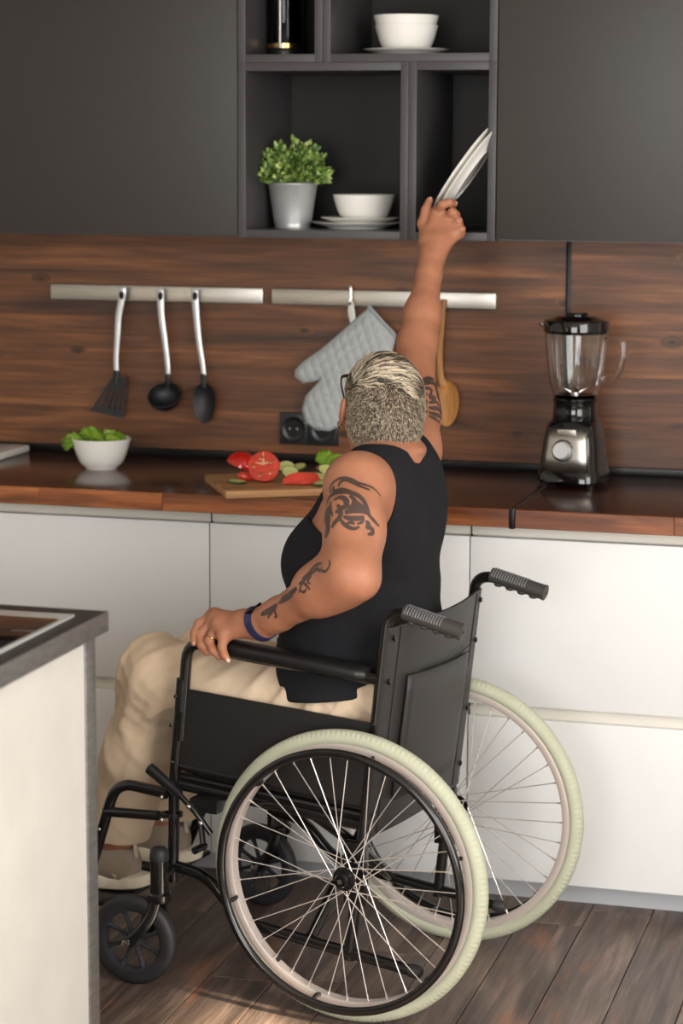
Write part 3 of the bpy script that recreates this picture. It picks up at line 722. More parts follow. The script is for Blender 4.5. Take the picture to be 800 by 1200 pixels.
# oven mitt: outline on the wall, real padded thickness and quilting
outline = [(436, 357), (448, 371), (467, 391), (462, 412), (444, 440), (425, 462), (407, 480), (398, 500), (388, 505), (372, 503), (360, 495), (356, 479), (360, 463), (377, 444), (370, 447), (357, 449), (347, 441), (348, 432), (358, 422), (378, 408), (398, 391), (417, 374)]
pts2 = np.array([[on_y(x, y, -0.03)[0], on_y(x, y, -0.03)[2]] for x, y in outline])
pts2 = np.array([[v[0], v[1]] for v in spline([np.array([a_, 0, b_]) for a_, b_ in pts2], 3, closed=True)])[:, :2] if False else pts2
cen2 = pts2.mean(0)
def poly_sdf(P, Q):
    d = np.full(len(P), 1e9); ins = np.zeros(len(P), bool); n = len(Q)
    for i in range(n):
        a, b = Q[i], Q[(i+1) % n]; e = b-a; w = P-a; t_ = np.clip((w@e)/(e@e), 0, 1)
        d = np.minimum(d, ((w-t_[:, None]*e)**2).sum(1))
        cnd = ((a[1] > P[:, 1]) != (b[1] > P[:, 1])) & (P[:, 0] < (b[0]-a[0])*(P[:, 1]-a[1])/(b[1]-a[1]+1e-12)+a[0]); ins ^= cnd
    return np.where(ins, -1, 1)*np.sqrt(d)
_q2 = pts2-cen2
def mitt_fn(p):
    P2 = p[:, [0, 2]]; d2 = poly_sdf(P2, _q2)+0.004
    w = 0.011
    u_ = (P2[:, 0]*0.94+P2[:, 1]*0.34)/0.022; v_ = (P2[:, 0]*-0.62+P2[:, 1]*0.78)/0.022
    quilt = 0.0048*(np.abs(np.sin(PI*u_))*np.abs(np.sin(PI*v_)))**0.5-0.002
    inner = np.clip(-d2/0.03, 0, 1)
    dy = np.abs(p[:, 1])-(0.003+w*np.sqrt(inner))-np.where(p[:, 1] < 0, quilt*np.clip(-d2/0.008, 0, 1), 0)
    a_ = np.maximum(d2, dy); o_ = np.sqrt(np.maximum(d2, 0)**2+np.maximum(dy, 0)**2)
    return np.minimum(a_, 0)+o_-0.003
V, F = sdf_mesh(mitt_fn, (_q2[:, 0].min()-0.02, -0.03, _q2[:, 1].min()-0.02), (_q2[:, 0].max()+0.02, 0.03, _q2[:, 1].max()+0.02), 0.0026)
mt = link_mesh('oven_mitt', V, F, 'mitt', angle=180); mt.location = (cen2[0], -0.046, cen2[1])
tag(mt, 'grey quilted oven mitt hanging upside down from a hook', 'oven mitt')
tp = MB(); hk = on_y(411, 353, -0.032)-np.array(mt.location); a_ = on_y(413, 378, -0.040)-np.array(mt.location)
tp.tube(spline([hk, (hk+a_)/2+np.array([-0.004, 0, 0]), a_], 5), 0.0055, 8, flat=(1.0, 0.3)); tp.tube(spline([hk+np.array([0.001, 0, 0]), (hk+a_)/2+np.array([0.004, -0.004, 0]), a_+np.array([0.004, -0.002, 0])], 5), 0.005, 8, flat=(1, 0.3)); tp.build('hanging_loop', 'tape', mt)
cuff = MB(); cuff.tube([np.array([v[0], -0.012, v[1]])+np.array([0, 0, 0]) for v in (_q2[0]*0.985, _q2[1]*0.99, _q2[2]*0.985)], 0.0045, 8); cuff.build('cuff_binding', 'mitt_trim', mt)
hkp = on_y(411, 340, -0.03); m = MB(); m.tube(fillet([hkp+np.array([0, 0.012, 0.010]), hkp+np.array([0, -0.004, 0.010]), hkp+np.array([0, -0.004, -0.034]), hkp+np.array([0, -0.012, -0.034]), hkp+np.array([0, -0.012, -0.022])], 0.004, 3), 0.0024, 8, flat=(1.0, 1.6))
m.box(hkp+np.array([-0.0045, -0.004, 0.007]), hkp+np.array([0.0045, 0.014, 0.0115]))
tag(m.build('rail_hook', 'chrome'), 'small steel hook over the rail carrying the oven mitt', 'hook')

# double wall socket
a_, b_ = on_y(328.5, 482, WY), on_y(397, 523, WY); so = thing('wall_socket', 'black double wall socket on the wooden backsplash', 'socket', ((a_[0]+b_[0])/2, WY, (a_[2]+b_[2])/2)); hw = (b_[0]-a_[0])/2; hh = (a_[2]-b_[2])/2-0.001
m = MB(); m.box((-hw, -0.006, -hh), (hw, 0, hh)); bevel_box('back_plate', (-hw, -0.006, -hh), (hw, 0, hh), 'socket', so, bev=0.002)
for sx in (-1, 1):
    cx = sx*hw/2
    fr = bevel_box('socket_frame', (cx-hw/2+0.001, -0.012, -hh+0.001), (cx+hw/2-0.001, -0.006, hh-0.001), 'socket', so, bev=0.003)
    m = MB(); m.lathe([(0.0265, -0.0150), (0.0285, -0.0155), (0.030, -0.0118), (0.0265, -0.0118), (0.0205, -0.0135)], 32, (cx, 0, 0), axis='y', close=True); m.build('socket_ring', 'black_plastic', fr)
    m = MB(); m.lathe([(0.0, -0.0124), (0.0205, -0.0124), (0.0205, -0.0118), (0, -0.0118)][::-1], 28, (cx, 0, 0), axis='y'); m.build('socket_well', 'gap', fr)
    for q_ in (-1, 1):
        m = MB(); m.lathe([(0.0, -0.0129), (0.0026, -0.0129), (0.0026, -0.0122), (0, -0.0122)][::-1], 10, (cx+q_*0.0095, 0, 0), axis='y'); m.build('contact_hole', 'steel', fr)

# ================================================================== ON THE WORKTOP
ZC = 0.9002
# salad bowl and lettuce
c = on_z(119, 549, 0.9); bowl((c[0], c[1], ZC), 0.072, 0.073, 'white bowl of lettuce on the left of the worktop', foot=0.52)
def ruffle_leaf(name, parent, base, d, nrm, L, W, seed, curl=0.3):
    r_ = np.random.default_rng(seed); d = unit(d); nrm = unit(nrm-d*(np.dot(nrm, d))); s_ = np.cross(nrm, d); V, F = [], []; nu, nv = 13, 9
    ph = r_.uniform(0, 6, 3)
    for i in range(nv):
        v = i/(nv-1)
        for j in range(nu):
            u_ = (j/(nu-1))*2-1; w = W*(0.25+0.85*math.sin(min(1, v*1.15)*PI*0.62))*(1-0.35*max(0, v-0.7)/0.3)
            edge = max(abs(u_), v*0.9)**3
            h_ = edge*L*0.16*math.sin(u_*9+v*7+ph[0])+edge*L*0.09*math.sin(u_*17+v*13+ph[1])-curl*L*v*v+0.25*W*u_*u_
            V.append(base+d*L*v*(1-0.12*u_*u_)+s_*u_*w+nrm*h_)
    for i in range(nv-1):
        for j in range(nu-1): F.append((i*nu+j, i*nu+j+1, (i+1)*nu+j+1, (i+1)*nu+j))
    o = link_mesh(name, np.array(V), F, 'lettuce', parent, angle=180); md = o.modifiers.new('thickness', 'SOLIDIFY'); md.thickness = 0.0012
    return o
lt = thing('lettuce', 'ruffled green lettuce leaves spilling over the white bowl', 'lettuce', (c[0], c[1], ZC))
for i, (bx, by, bz, dx, dy, dz, L, W) in enumerate([(-0.02, -0.01, 0.05, -1, -0.2, 0.5, 0.075, 0.028), (-0.03, 0.015, 0.055, -1, 0.3, 0.45, 0.06, 0.03), (-0.01, 0.02, 0.05, -0.5, 0.5, 0.6, 0.07, 0.03), (0.0, 0.0, 0.05, -0.45, -0.2, 0.75, 0.062, 0.028), (0.01, 0.02, 0.052, 0.25, 0.4, 0.5, 0.05, 0.03), (0.01, -0.02, 0.055, 0.5, -0.1, 0.3, 0.048, 0.026), (-0.045, -0.015, 0.068, -1, -0.35, -0.15, 0.045, 0.026), (-0.01, -0.025, 0.062, 0.1, -0.4, 0.4, 0.035, 0.028)]):
    ruffle_leaf('leaf', lt, np.array([bx, by, bz]), np.array([dx, dy, dz], float), np.array([0.2, -0.5, 1.0]), L, W, 30+i)
# white tray at the left edge of the frame
a_, b_ = on_z(32, 522, 0.918), on_z(0, 531, 0.918)
tx, ty = float(a_[0]), float(a_[1])
ty_ = thing('white_tray', 'white rimmed tray lying on the worktop at the left edge', 'tray', (tx-0.19, ty-0.12, ZC))
bevel_box('tray_rim', (-0.19, -0.135, 0.0), (0.19, 0.135, 0.018), 'china', ty_, bev=0.006, seg=3)
bevel_box('inset', (-0.165, -0.11, 0.0182), (0.165, 0.11, 0.0192), 'plinth', ty_, bev=0.0003)
# cutting board
zb = 0.0165; p0 = on_z(265, 576, 0.9+zb); p1 = on_z(251, 556, 0.9+zb); p2 = on_z(361, 573, 0.9+zb)
e1 = unit(np.array([p2[0]-p0[0], p2[1]-p0[1], 0])); ang = math.atan2(e1[1], e1[0]); wdt = abs(np.dot(p1-p0, np.array([-e1[1], e1[0], 0])))
cb = bevel_box('cutting_board', (0, 0, 0), (0.34, max(0.19, wdt), zb), 'board_wood', bev=0.002); cb.location = (p0[0], p0[1], ZC); cb.rotation_euler = (0, 0, ang)
tag(cb, 'pale wooden cutting board with sliced tomatoes at worktop edge', 'cutting board')
ZB = ZC+zb+0.0004
def put(px, py, z): v = on_z(px, py, z); return v
# tomato half, skin side out
def tomato_half(loc, r, rot, name, label, parent=None):
    t = thing(name, label, 'tomato', loc); t.rotation_euler = rot
    n = 28; prof = [(r*math.sin(a)*(1+0.02*math.sin(3*a)), -r*0.86*math.cos(a)) for a in np.linspace(0.02, PI/2, 12)]
    V = []; F = []
    for (rr, z) in prof:
        for k in range(n):
            w = 2*PI*k/n; g = 1+0.025*math.cos(5*w); V.append((rr*g*math.cos(w), rr*g*math.sin(w), z))
    for i in range(len(prof)-1):
        for k in range(n): F.append((i*n+k, i*n+(k+1) % n, (i+1)*n+(k+1) % n, (i+1)*n+k))
    F.append(tuple(range(n-1, -1, -1))); F.append(tuple((len(prof)-1)*n+k for k in range(n)))
    link_mesh('skin', np.array(V), F, 'tomato', t)
    m = MB(); m.lathe([(0, -0.001), (r*0.955, -0.001), (r*0.945, 0.0006), (0, 0.0010)], n); m.build('cut_face', 'tomato_flesh', t)
    for k in range(5):
        w = 2*PI*k/5+0.4; m = MB(); m.ball((r*0.58*math.cos(w), r*0.58*math.sin(w), 0.0006), (r*0.25, r*0.15, 0.0012), 12, 6); o = m.build('seed_pocket', 'tomato_gel', t)
        V2 = []
    m = MB()
    for w, l_ in ((1.45, 0.86), (2.75, 0.55), (0.25, 0.48)):
        m.tube([np.array([0, r*0.15, 0.001]), np.array([r*l_*0.55*math.cos(w), r*0.15+r*l_*0.5*math.sin(w), 0.0012]), np.array([r*l_*math.cos(w), r*l_*math.sin(w)+0.1*r, 0.0008])], [r*0.09, r*0.05, r*0.015], 8, flat=(0.2, 1))
    m.build('core', 'tomato_core', t)
    return t
v = put(281, 553, ZB); tomato_half((v[0], v[1]+0.02, ZB+0.010), 0.040, (math.radians(168), math.radians(16), math.radians(-20)), 'tomato_half', 'red tomato half with its skin facing out at board corner')
v = put(309, 565, ZB); tomato_half((v[0], v[1], ZB+0.036), 0.037, (math.radians(62), math.radians(-8), math.radians(20)), 'tomato_half', 'tomato half showing its pale core and cut face')
# sliced tomato: wedge slices fanned
v = put(352, 567, ZB)
for i in range(5):
    m = MB(); R_ = 0.029-0.0016*abs(i-1); n = 24; a0, a1 = 0.0, PI; P = []
    for z in (0.0, 0.0055):
        P.append((0, 0, z))
        for k in range(n+1): P.append((R_*math.cos(a0+(a1-a0)*k/n), R_*0.92*math.sin(a0+(a1-a0)*k/n), z))
    F = []; h_ = n+2
    for k in range(1, n+1): F.append((0, k+1, k)); F.append((h_, h_+k, h_+k+1)); F.append((k, k+1, h_+k+1, h_+k))
    F.append((0, 1, h_+1, h_)); F.append((n+1, 0, h_, h_+n+1)); m.add(P, F)
    fm = [0 if (len(f) == 3) else 1 for f in F]; fm[-1] = fm[-2] = 0
    o = m.build('tomato_slice', None, mats=['tomato_flesh', 'tomato'], fmat=fm, angle=30)
    o.location = (v[0]-0.008+0.0065*i, v[1]-0.018+0.008*i, ZB+0.0005+0.0006*i); o.rotation_euler = (math.radians(62-4*i), 0, math.radians(8-6*i))
    tag(o, ['frontmost tomato slice of the fanned stack on the cutting board', 'second tomato slice from the front of the fanned stack', 'middle tomato slice of the fanned stack on the board', 'fourth tomato slice from the front of the fanned stack', 'rearmost tomato slice of the fanned stack by the lettuce'][i], 'tomato slice', 'fanned tomato slices')
m = MB(); m.ball((0, 0, 0), (0.020, 0.012, 0.011), 16, 10); o = m.build('tomato_wedge', 'tomato_flesh'); v = put(288, 563, ZB); o.location = (v[0], v[1], ZB+0.009); o.rotation_euler = (0.2, 0.25, 0.3); tag(o, 'small tomato wedge leaning against the cut tomato half', 'tomato wedge')
# cucumber slices, lettuce, onion, on the board
for i, (px, py, rx, ry) in enumerate([(334, 556, 70, 10), (347, 552, 25, -12), (338, 561, 55, 15), (375, 562, 20, 8), (377, 568, 12, -6), (383, 556, 40, 10), (278, 565, 4, 3)]):
    v = put(px, py, ZB+0.004); t = thing('cucumber_slice', ['cucumber slice standing behind the cut tomato', 'long cucumber slice leaning on the tomato slices', 'cucumber slice tucked between the two tomatoes', 'cucumber slice right of the tomato slices', 'lower cucumber slice by the person\'s shoulder', 'cucumber slice under the lettuce on the board', 'thin pale cucumber slice lying flat on the board'][i], 'cucumber slice', (v[0], v[1]+(0.012 if i < 3 else 0), ZB+0.004+0.016*math.sin(math.radians(rx))), group='cucumber slices on the board')
    t.rotation_euler = (math.radians(rx), math.radians(ry), random.uniform(-0.4, 0.4))
    m = MB(); m.loft([(0, 0, -0.002, 0.021, 0.016, 2), (0, 0, 0.002, 0.021, 0.016, 2)], 24); m.build('rind', 'cuke_skin', t)
    m = MB(); m.loft([(0, 0, -0.0024, 0.0192, 0.0142, 2), (0, 0, 0.0024, 0.0192, 0.0142, 2)], 24); m.build('flesh', 'cuke_flesh', t)
v = put(386, 553, ZB); t = thing('lettuce', 'bit of ruffled green lettuce on the cutting board', 'lettuce', (v[0], v[1]+0.01, ZB))
for i, (dx, dy, dz) in enumerate([(0.6, -0.2, 0.7), (-0.3, 0.1, 0.8), (0.9, 0.3, 0.3), (0.2, -0.5, 0.5)]): ruffle_leaf('leaf', t, np.array([0.004*i-0.008, 0, 0.004]), np.array([dx, dy, dz], float), np.array([0.1, -0.6, 0.9]), 0.05, 0.022, 60+i)
v = put(372, 551, ZB); m = MB(); m.loft([(0, 0, 0, 0.012, 0.008, 2), (0.003, 0, 0.008, 0.008, 0.005, 2), (0.005, 0, 0.014, 0.001, 0.001, 2)], 14); o = m.build('onion_piece', 'onion'); o.location = (v[0], v[1]+0.02, ZB); tag(o, 'small piece of red onion behind the tomato slices', 'onion')

# jug blender
c = on_z(673, 556, 0.9); c[1] = -0.185
bx_ = on_y(673, 500, -0.185)[0]
bl = thing('jug_blender', 'black and steel jug blender with a clear glass jug', 'blender', (bx_, -0.185, ZC), math.radians(-6))
m = MB(); m.loft([(0, 0, 0.006, 0.073, 0.072, 4), (0, 0, 0.010, 0.0755, 0.078, 4), (0, 0, 0.030, 0.0745, 0.077, 4), (0, 0, 0.034, 0.072, 0.074, 4), (0, 0, 0.10, 0.0645, 0.064, 4), (0, 0, 0.133, 0.0595, 0.058, 3.6), (0, 0, 0.142, 0.056, 0.054, 3), (0, 0, 0.146, 0.053, 0.052, 2.4)], 48); m.build('motor_base', 'gloss_black', bl)
m = MB()
for i, (z, hw_, y) in enumerate(((0.036, 0.056, -0.0768), (0.07, 0.052, -0.0708), (0.105, 0.0485, -0.0655), (0.134, 0.044, -0.0602))):
    n = 12
    for k in range(n+1):
        u_ = (k/n)*2-1; m.V.append((hw_*u_, y+0.006*abs(u_)**5, z))
for i in range(3):
    for k in range(12): m.F.append((i*13+k, i*13+k+1, (i+1)*13+k+1, (i+1)*13+k))
o = m.build('front_plate', 'steel', bl); md = o.modifiers.new('thickness', 'SOLIDIFY'); md.thickness = 0.003
bevel_box('brand_plate', (-0.022, -0.0645, 0.117), (0.022, -0.0615, 0.131), 'steel', bl, bev=0.0008).rotation_euler = (0.0, 0, 0)
m = MB(); m.lathe([(0.0, -0.019), (0.018, -0.019), (0.0205, -0.016), (0.0215, 0.0), (0.0215, 0.006)][::-1], 36, axis='y'); kn = m.build('dial', 'satin', bl); kn.location = (-0.006, -0.0725, 0.083); kn.rotation_euler = (math.radians(-9), 0, 0)
m = MB(); m.lathe([(0.0255, 0.0), (0.0255, -0.003), (0.0235, -0.004), (0.0225, 0.0)], 36, axis='y', close=True); rg = m.build('dial_ring', 'gloss_black', bl); rg.location = (-0.006, -0.0715, 0.083); rg.rotation_euler = (math.radians(-9), 0, 0)
for sx in (-1, 1):
    for sy in (-1, 1):
        m = MB(); m.lathe([(0, 0), (0.008, 0), (0.009, 0.007), (0, 0.007)], 14, (sx*0.056, sy*0.054, 0)); m.build('foot', 'black_plastic', bl)
m = MB(); m.lathe([(0.050, 0.146), (0.0515, 0.15), (0.0495, 0.17), (0.0485, 0.188), (0.051, 0.193), (0.051, 0.198), (0.044, 0.199), (0, 0.199)], 40); m.build('collar', 'gloss_black', bl)
gp = [(0.046, 0.199), (0.050, 0.204), (0.0565, 0.222), (0.0625, 0.250), (0.0675, 0.285), (0.0715, 0.325), (0.0735, 0.352), (0.0713, 0.352), (0.0690, 0.325), (0.0648, 0.285), (0.0598, 0.250), (0.0538, 0.224), (0.0475, 0.208), (0.0, 0.204), (0, 0.199)]
m = MB(); m.lathe(gp, 44); jg = m.build('jug', 'glass', bl)
m = MB(); m.tube(spline([(0.071, 0, 0.338), (0.085, 0, 0.341), (0.102, 0, 0.337), (0.111, 0, 0.322), (0.111, 0, 0.29), (0.103, 0, 0.262), (0.088, 0, 0.244), (0.070, 0, 0.240), (0.0635, 0, 0.247)], 5), 0.0078, 12, flat=(0.8, 1.3)); m.build('jug_handle', 'glass', bl)
for a in (-1.2, -2.0, 2.6, 0.6):
    m = MB(); m.tube([((r_-0.001)*math.cos(a), (r_-0.001)*math.sin(a), z) for r_, z in ((0.053, 0.225), (0.0635, 0.278), (0.068, 0.325))], [0.002, 0.0035, 0.002], 8); m.build('jug_rib', 'glass', bl)
m = MB(); m.lathe([(0.0, 0.205), (0.012, 0.205), (0.012, 0.212), (0, 0.214)], 16)
for k in range(4):
    a = k*PI/2+0.4; m.add([(0.006*math.cos(a), 0.006*math.sin(a), 0.21), (0.03*math.cos(a)-0.004*math.sin(a), 0.03*math.sin(a)+0.004*math.cos(a), 0.222), (0.03*math.cos(a)+0.004*math.sin(a), 0.03*math.sin(a)-0.004*math.cos(a), 0.222), (0.006*math.cos(a), 0.006*math.sin(a), 0.2115)], [(0, 1, 2), (3, 2, 1), (0, 3, 1), (0, 2, 3)])
m.build('blades', 'chrome', bl)
m = MB(); m.lathe([(0.069, 0.347), (0.0752, 0.3535), (0.0755, 0.372), (0.073, 0.377), (0.05, 0.383), (0.046, 0.386), (0.024, 0.387), (0, 0.387)], 44); m.build('lid', 'gloss_black', bl)
m = MB(); m.lathe([(0, 0.385), (0.026, 0.385), (0.0265, 0.391), (0.024, 0.3935), (0, 0.394)], 30); m.build('lid_cap', 'gloss_black', bl)
m = MB(); m.add([(-0.062, -0.018, 0.352), (-0.062, 0.018, 0.352), (-0.092, 0.0, 0.368), (-0.064, -0.018, 0.368), (-0.064, 0.018, 0.368), (-0.070, 0.0, 0.340)], [(3, 0, 2), (0, 5, 2), (5, 1, 2), (1, 4, 2), (4, 3, 2), (0, 3, 4, 1), (0, 1, 5)]); m.build('spout', 'glass', bl)

# ================================================================== ISLAND WITH HOB
ic = on_z(127, 716, 0.9)
il = thing('kitchen_island', 'kitchen island with dark steel top and pale plaster end panel', 'island', (ic[0], ic[1], 0))
bevel_box('top', (-0.95, -2.0, 0.868), (-0.004, -0.004, 0.9), 'island_top', il, bev=0.001)
bevel_box('edge_band', (-0.004, -2.0, 0.866), (0.0, 0.0, 0.9003), 'raw_steel', il, bev=0.0008)
bevel_box('edge_band', (-0.95, -0.004, 0.866), (-0.004, 0.0, 0.9003), 'raw_steel', il, bev=0.0008)
px0 = -0.018
ya = float(on_x(112, 790, ic[0]+px0)[1]-ic[1]); yb = float(on_x(101, 790, ic[0]+px0)[1]-ic[1])
bevel_box('end_panel', (px0-0.045, -1.98, 0.02), (px0-0.003, yb-0.001, 0.866), 'island_panel', il, bev=0.001)
bevel_box('corner_post', (px0-0.045, yb, 0.0), (px0, ya, 0.866), 'raw_steel', il, bev=0.001)
bevel_box('front_panel', (-0.93, ya-0.04, 0.02), (px0-0.046, ya-0.004, 0.866), 'island_panel', il, bev=0.001)
h0 = on_z(88, 721.5, 0.902)-ic; g0 = on_z(69, 727, 0.904)-ic
hb = thing('induction_hob', 'black glass hob with a white frame set in the island', 'hob', (ic[0], ic[1], 0.9004))
fr = MB(); X1, Y1 = float(h0[0]), float(h0[1]); bevel_box('hob_frame', (X1-0.6, Y1-0.52, 0), (X1, Y1, 0.004), 'frame_white', hb, bev=0.0012)
gx1, gy1 = float(g0[0]), float(g0[1]); bevel_box('glass_top', (X1-0.6+(X1-gx1), Y1-0.52+(Y1-gy1), 0.0042), (gx1, gy1, 0.0062), 'hob_glass', hb, bev=0.0008)
for cx, cy in ((-0.16, -0.16), (-0.16, -0.38), (-0.42, -0.16), (-0.42, -0.38)):
    m = MB(); m.lathe([(0.082, 0.0062), (0.084, 0.0064), (0.081, 0.0064)], 40, (X1+cx, Y1+cy, 0), close=True); m.build('zone_mark', 'hob_mark', hb)

# ================================================================== WHEELCHAIR
wc = thing('wheelchair', 'black folding wheelchair with pale green tyres facing the island', 'wheelchair', O, CH_ROT)
WR, WY_ = 0.2872, 0.2574
TREAD = 168
def drive_wheel(sd):
    """sd = +1 left (near), -1 right"""
    W = MB(); W.lathe([(0.246, -0.011), (0.2495, -0.0125), (0.262, -0.0128), (0.2650, -0.011), (0.2650, 0.011), (0.262, 0.0128), (0.2495, 0.0125), (0.246, 0.011)], 96, axis='y', close=True)
    o = W.build('drive_wheel', 'rim', wc); o.location = (0.035*0+0.0, sd*WY_, WR)
    # tyre with a block tread
    prof = [(-0.0125, 0.2615), (-0.0155, 0.266), (-0.0165, 0.271), (-0.0150, 0.2775), (-0.0110, 0.2832), (-0.0050, 0.2862), (0.0050, 0.2862), (0.0110, 0.2832), (0.0150, 0.2775), (0.0165, 0.271), (0.0155, 0.266), (0.0125, 0.2615)]
    n = TREAD*4; V = []; F = []; m = len(prof)
    for k in range(n):
        a = 2*PI*k/n; ph = k % 4
        for i, (y, r) in enumerate(prof):
            rr = r
            if 4 <= i <= 7: rr = r+(0.0014 if ph in (0, 1) else -0.0014)
            if i in (5, 6): rr = r+0.0010
            V.append((rr*math.cos(a), y, rr*math.sin(a)))
    for k in range(n):
        k2 = (k+1) % n
        for i in range(m-1): F.append((k*m+i, k2*m+i, k2*m+i+1, k*m+i+1))
    link_mesh('tyre', np.array(V), F, 'tyre', o, angle=50)
    # push rim on the outer side
    T = MB(); T.tube([(0.252*math.cos(a), sd*0.046, 0.252*math.sin(a)) for a in np.linspace(0, 2*PI, 97)[:-1]], 0.0088, 12, closed=True); T.build('push_rim', 'chair_black', o)
    for k in range(6):
        a = 2*PI*k/6+0.75; ca, sa = math.cos(a), math.sin(a)
        T = MB(); T.tube(fillet([(0.251*ca, sd*0.008, 0.251*sa), (0.243*ca, sd*0.022, 0.243*sa), (0.248*ca, sd*0.044, 0.248*sa)], 0.008, 3), 0.0045, 8); T.build('push_rim_bracket', 'chair_black', o)
    H = MB(); H.lathe([(0.0, -0.026), (0.010, -0.026), (0.010, -0.021), (0.0235, -0.020), (0.0235, -0.0165), (0.011, -0.015), (0.011, 0.015), (0.0235, 0.0165), (0.0235, 0.020), (0.012, 0.021), (0.012, 0.030), (0.010, 0.032), (0, 0.032)], 28, axis='y'); H.build('hub', 'chair_black', o)
    C_ = MB(); C_.lathe([(0.0, 0.0), (0.0135, 0.0), (0.0135, 0.006), (0.011, 0.010), (0, 0.011)] if sd > 0 else [(0.0, -0.011), (0.011, -0.010), (0.0135, -0.006), (0.0135, 0), (0, 0)], 20, (0, sd*0.028, 0), axis='y'); C_.build('hub_cap', 'gloss_black', o)
    B_ = MB(); B_.box((-0.0042, sd*0.039 if sd > 0 else -0.0402, -0.0042), (0.0042, 0.0402 if sd > 0 else -0.039, 0.0042)); b_ = B_.build('axle_nut', 'chrome', o); b_.rotation_euler = (0, 0.2, 0)
    NS = 36
    proto = None
    for k in range(NS):
        fl_ = 1 if k % 2 else -1; a = 2*PI*k/NS; lean = 1.25 if (k//2) % 2 else -1.25
        h_ = a+lean; p0 = np.array([0.0215*math.cos(h_), fl_*0.0182, 0.0215*math.sin(h_)]); p1 = np.array([0.248*math.cos(a), fl_*0.002, 0.248*math.sin(a)])
        T = MB(); dd = unit(p0-p1); T.tube([p0, p1+dd*0.012], 0.0011, 5); T.tube([p1+dd*0.013, p1-dd*0.002], 0.0019, 5); T.build('spoke', 'spoke', o)
    T = MB(); a = -0.9 if sd > 0 else 0.1; T.tube([(0.248*math.cos(a), 0.0, 0.248*math.sin(a)), (0.222*math.cos(a), 0, 0.222*math.sin(a))], 0.0042, 8); T.build('valve', 'rubber', o)
    return o
for sd in (1, -1):
    drive_wheel(sd)
TR = 0.0112
def part_tube(name, pts, r=TR, mat='chair_black', fil=0.03, n=12, parent=wc, flat=None):
    m = MB(); m.tube(fillet(pts, fil), r, n, flat=flat); return m.build(name, mat, parent)
def caster(sd):
    R_ = 0.0925; hub = np.array([0.470, sd*0.272, R_]); yaw = 0.10*sd
    o = MB(); o.lathe([(0.060, -0.009), (0.0655, -0.011), (0.0655, 0.011), (0.060, 0.009)], 48, axis='y', close=True); w = o.build('caster_wheel', 'caster_plastic', wc); w.location = tuple(hub); w.rotation_euler = (0, 0.35, yaw)
    m = MB(); m.lathe([(0.0655, -0.013), (0.078, -0.0155), (0.087, -0.0125), (0.0920, -0.006), (0.0925, 0.0), (0.0920, 0.006), (0.087, 0.0125), (0.078, 0.0155), (0.0655, 0.013)], 56, axis='y', close=True); m.build('tyre', 'rubber', w)
    m = MB(); m.lathe([(0, -0.018), (0.014, -0.018), (0.017, -0.012), (0.017, 0.012), (0.014, 0.018), (0, 0.018)], 24, axis='y'); m.build('hub', 'caster_plastic', w)
    for k in range(8):
        a = 2*PI*k/8; ca, sa = math.cos(a), math.sin(a)
        m = MB(); m.tube([(0.013*ca, 0, 0.013*sa), (0.035*ca, 0, 0.035*sa), (0.052*ca, 0, 0.052*sa), (0.062*ca, 0, 0.062*sa)], [0.0062, 0.0046, 0.0050, 0.0090], 8, flat=(0.9, 0.9)); m.build('spoke', 'caster_plastic', w)
    st = np.array([0.416, sd*0.262, 0.0])
    f = MB(); 
    for q_ in (-1, 1):
        off = np.array([0, q_*0.0255, 0])
        f.tube(fillet([hub+off, hub+off+np.array([-0.030, 0, 0.028]), st+off*0.9+np.array([0.006, 0, 0.150]), st+off*0.6+np.array([0, 0, 0.182])], 0.05, 6), [0.0125]+[0.0115]*14, 10, flat=(1.0, 0.55))
    f.lathe([(0, 0.176), (0.022, 0.176), (0.024, 0.180), (0.024, 0.192), (0.020, 0.196), (0, 0.196)], 24, st)
    f.build('caster_fork', 'chair_black', wc)
    m = MB(); m.tube([hub+np.array([0, -0.034, 0]), hub+np.array([0, 0.034, 0])], 0.0042, 10)
    for q_ in (-1, 1): m.lathe([(0.0, 0.030), (0.0085, 0.030), (0.0085, 0.037), (0.004, 0.0385), (0, 0.0385)] if q_ > 0 else [(0, -0.0385), (0.004, -0.0385), (0.0085, -0.037), (0.0085, -0.030), (0, -0.03)], 6, hub, axis='y')
    m.build('caster_axle', 'chrome', wc)
    m = MB(); m.lathe([(0, 0.196), (0.018, 0.196), (0.0185, 0.200), (0.0185, 0.272), (0.0172, 0.280), (0.012, 0.285), (0, 0.287)], 24, st); h_ = m.build('caster_housing', 'chair_black', wc)
    m = MB(); m.lathe([(0.0187, 0.262), (0.0192, 0.264), (0.0192, 0.272), (0.0178, 0.282), (0.012, 0.288), (0, 0.2895)], 24, st); m.build('housing_cap', 'rubber', h_)
    part_tube('caster_bracket', [st+np.array([0, 0, 0.222]), np.array([0.412, sd*0.215, 0.235])], 0.012)
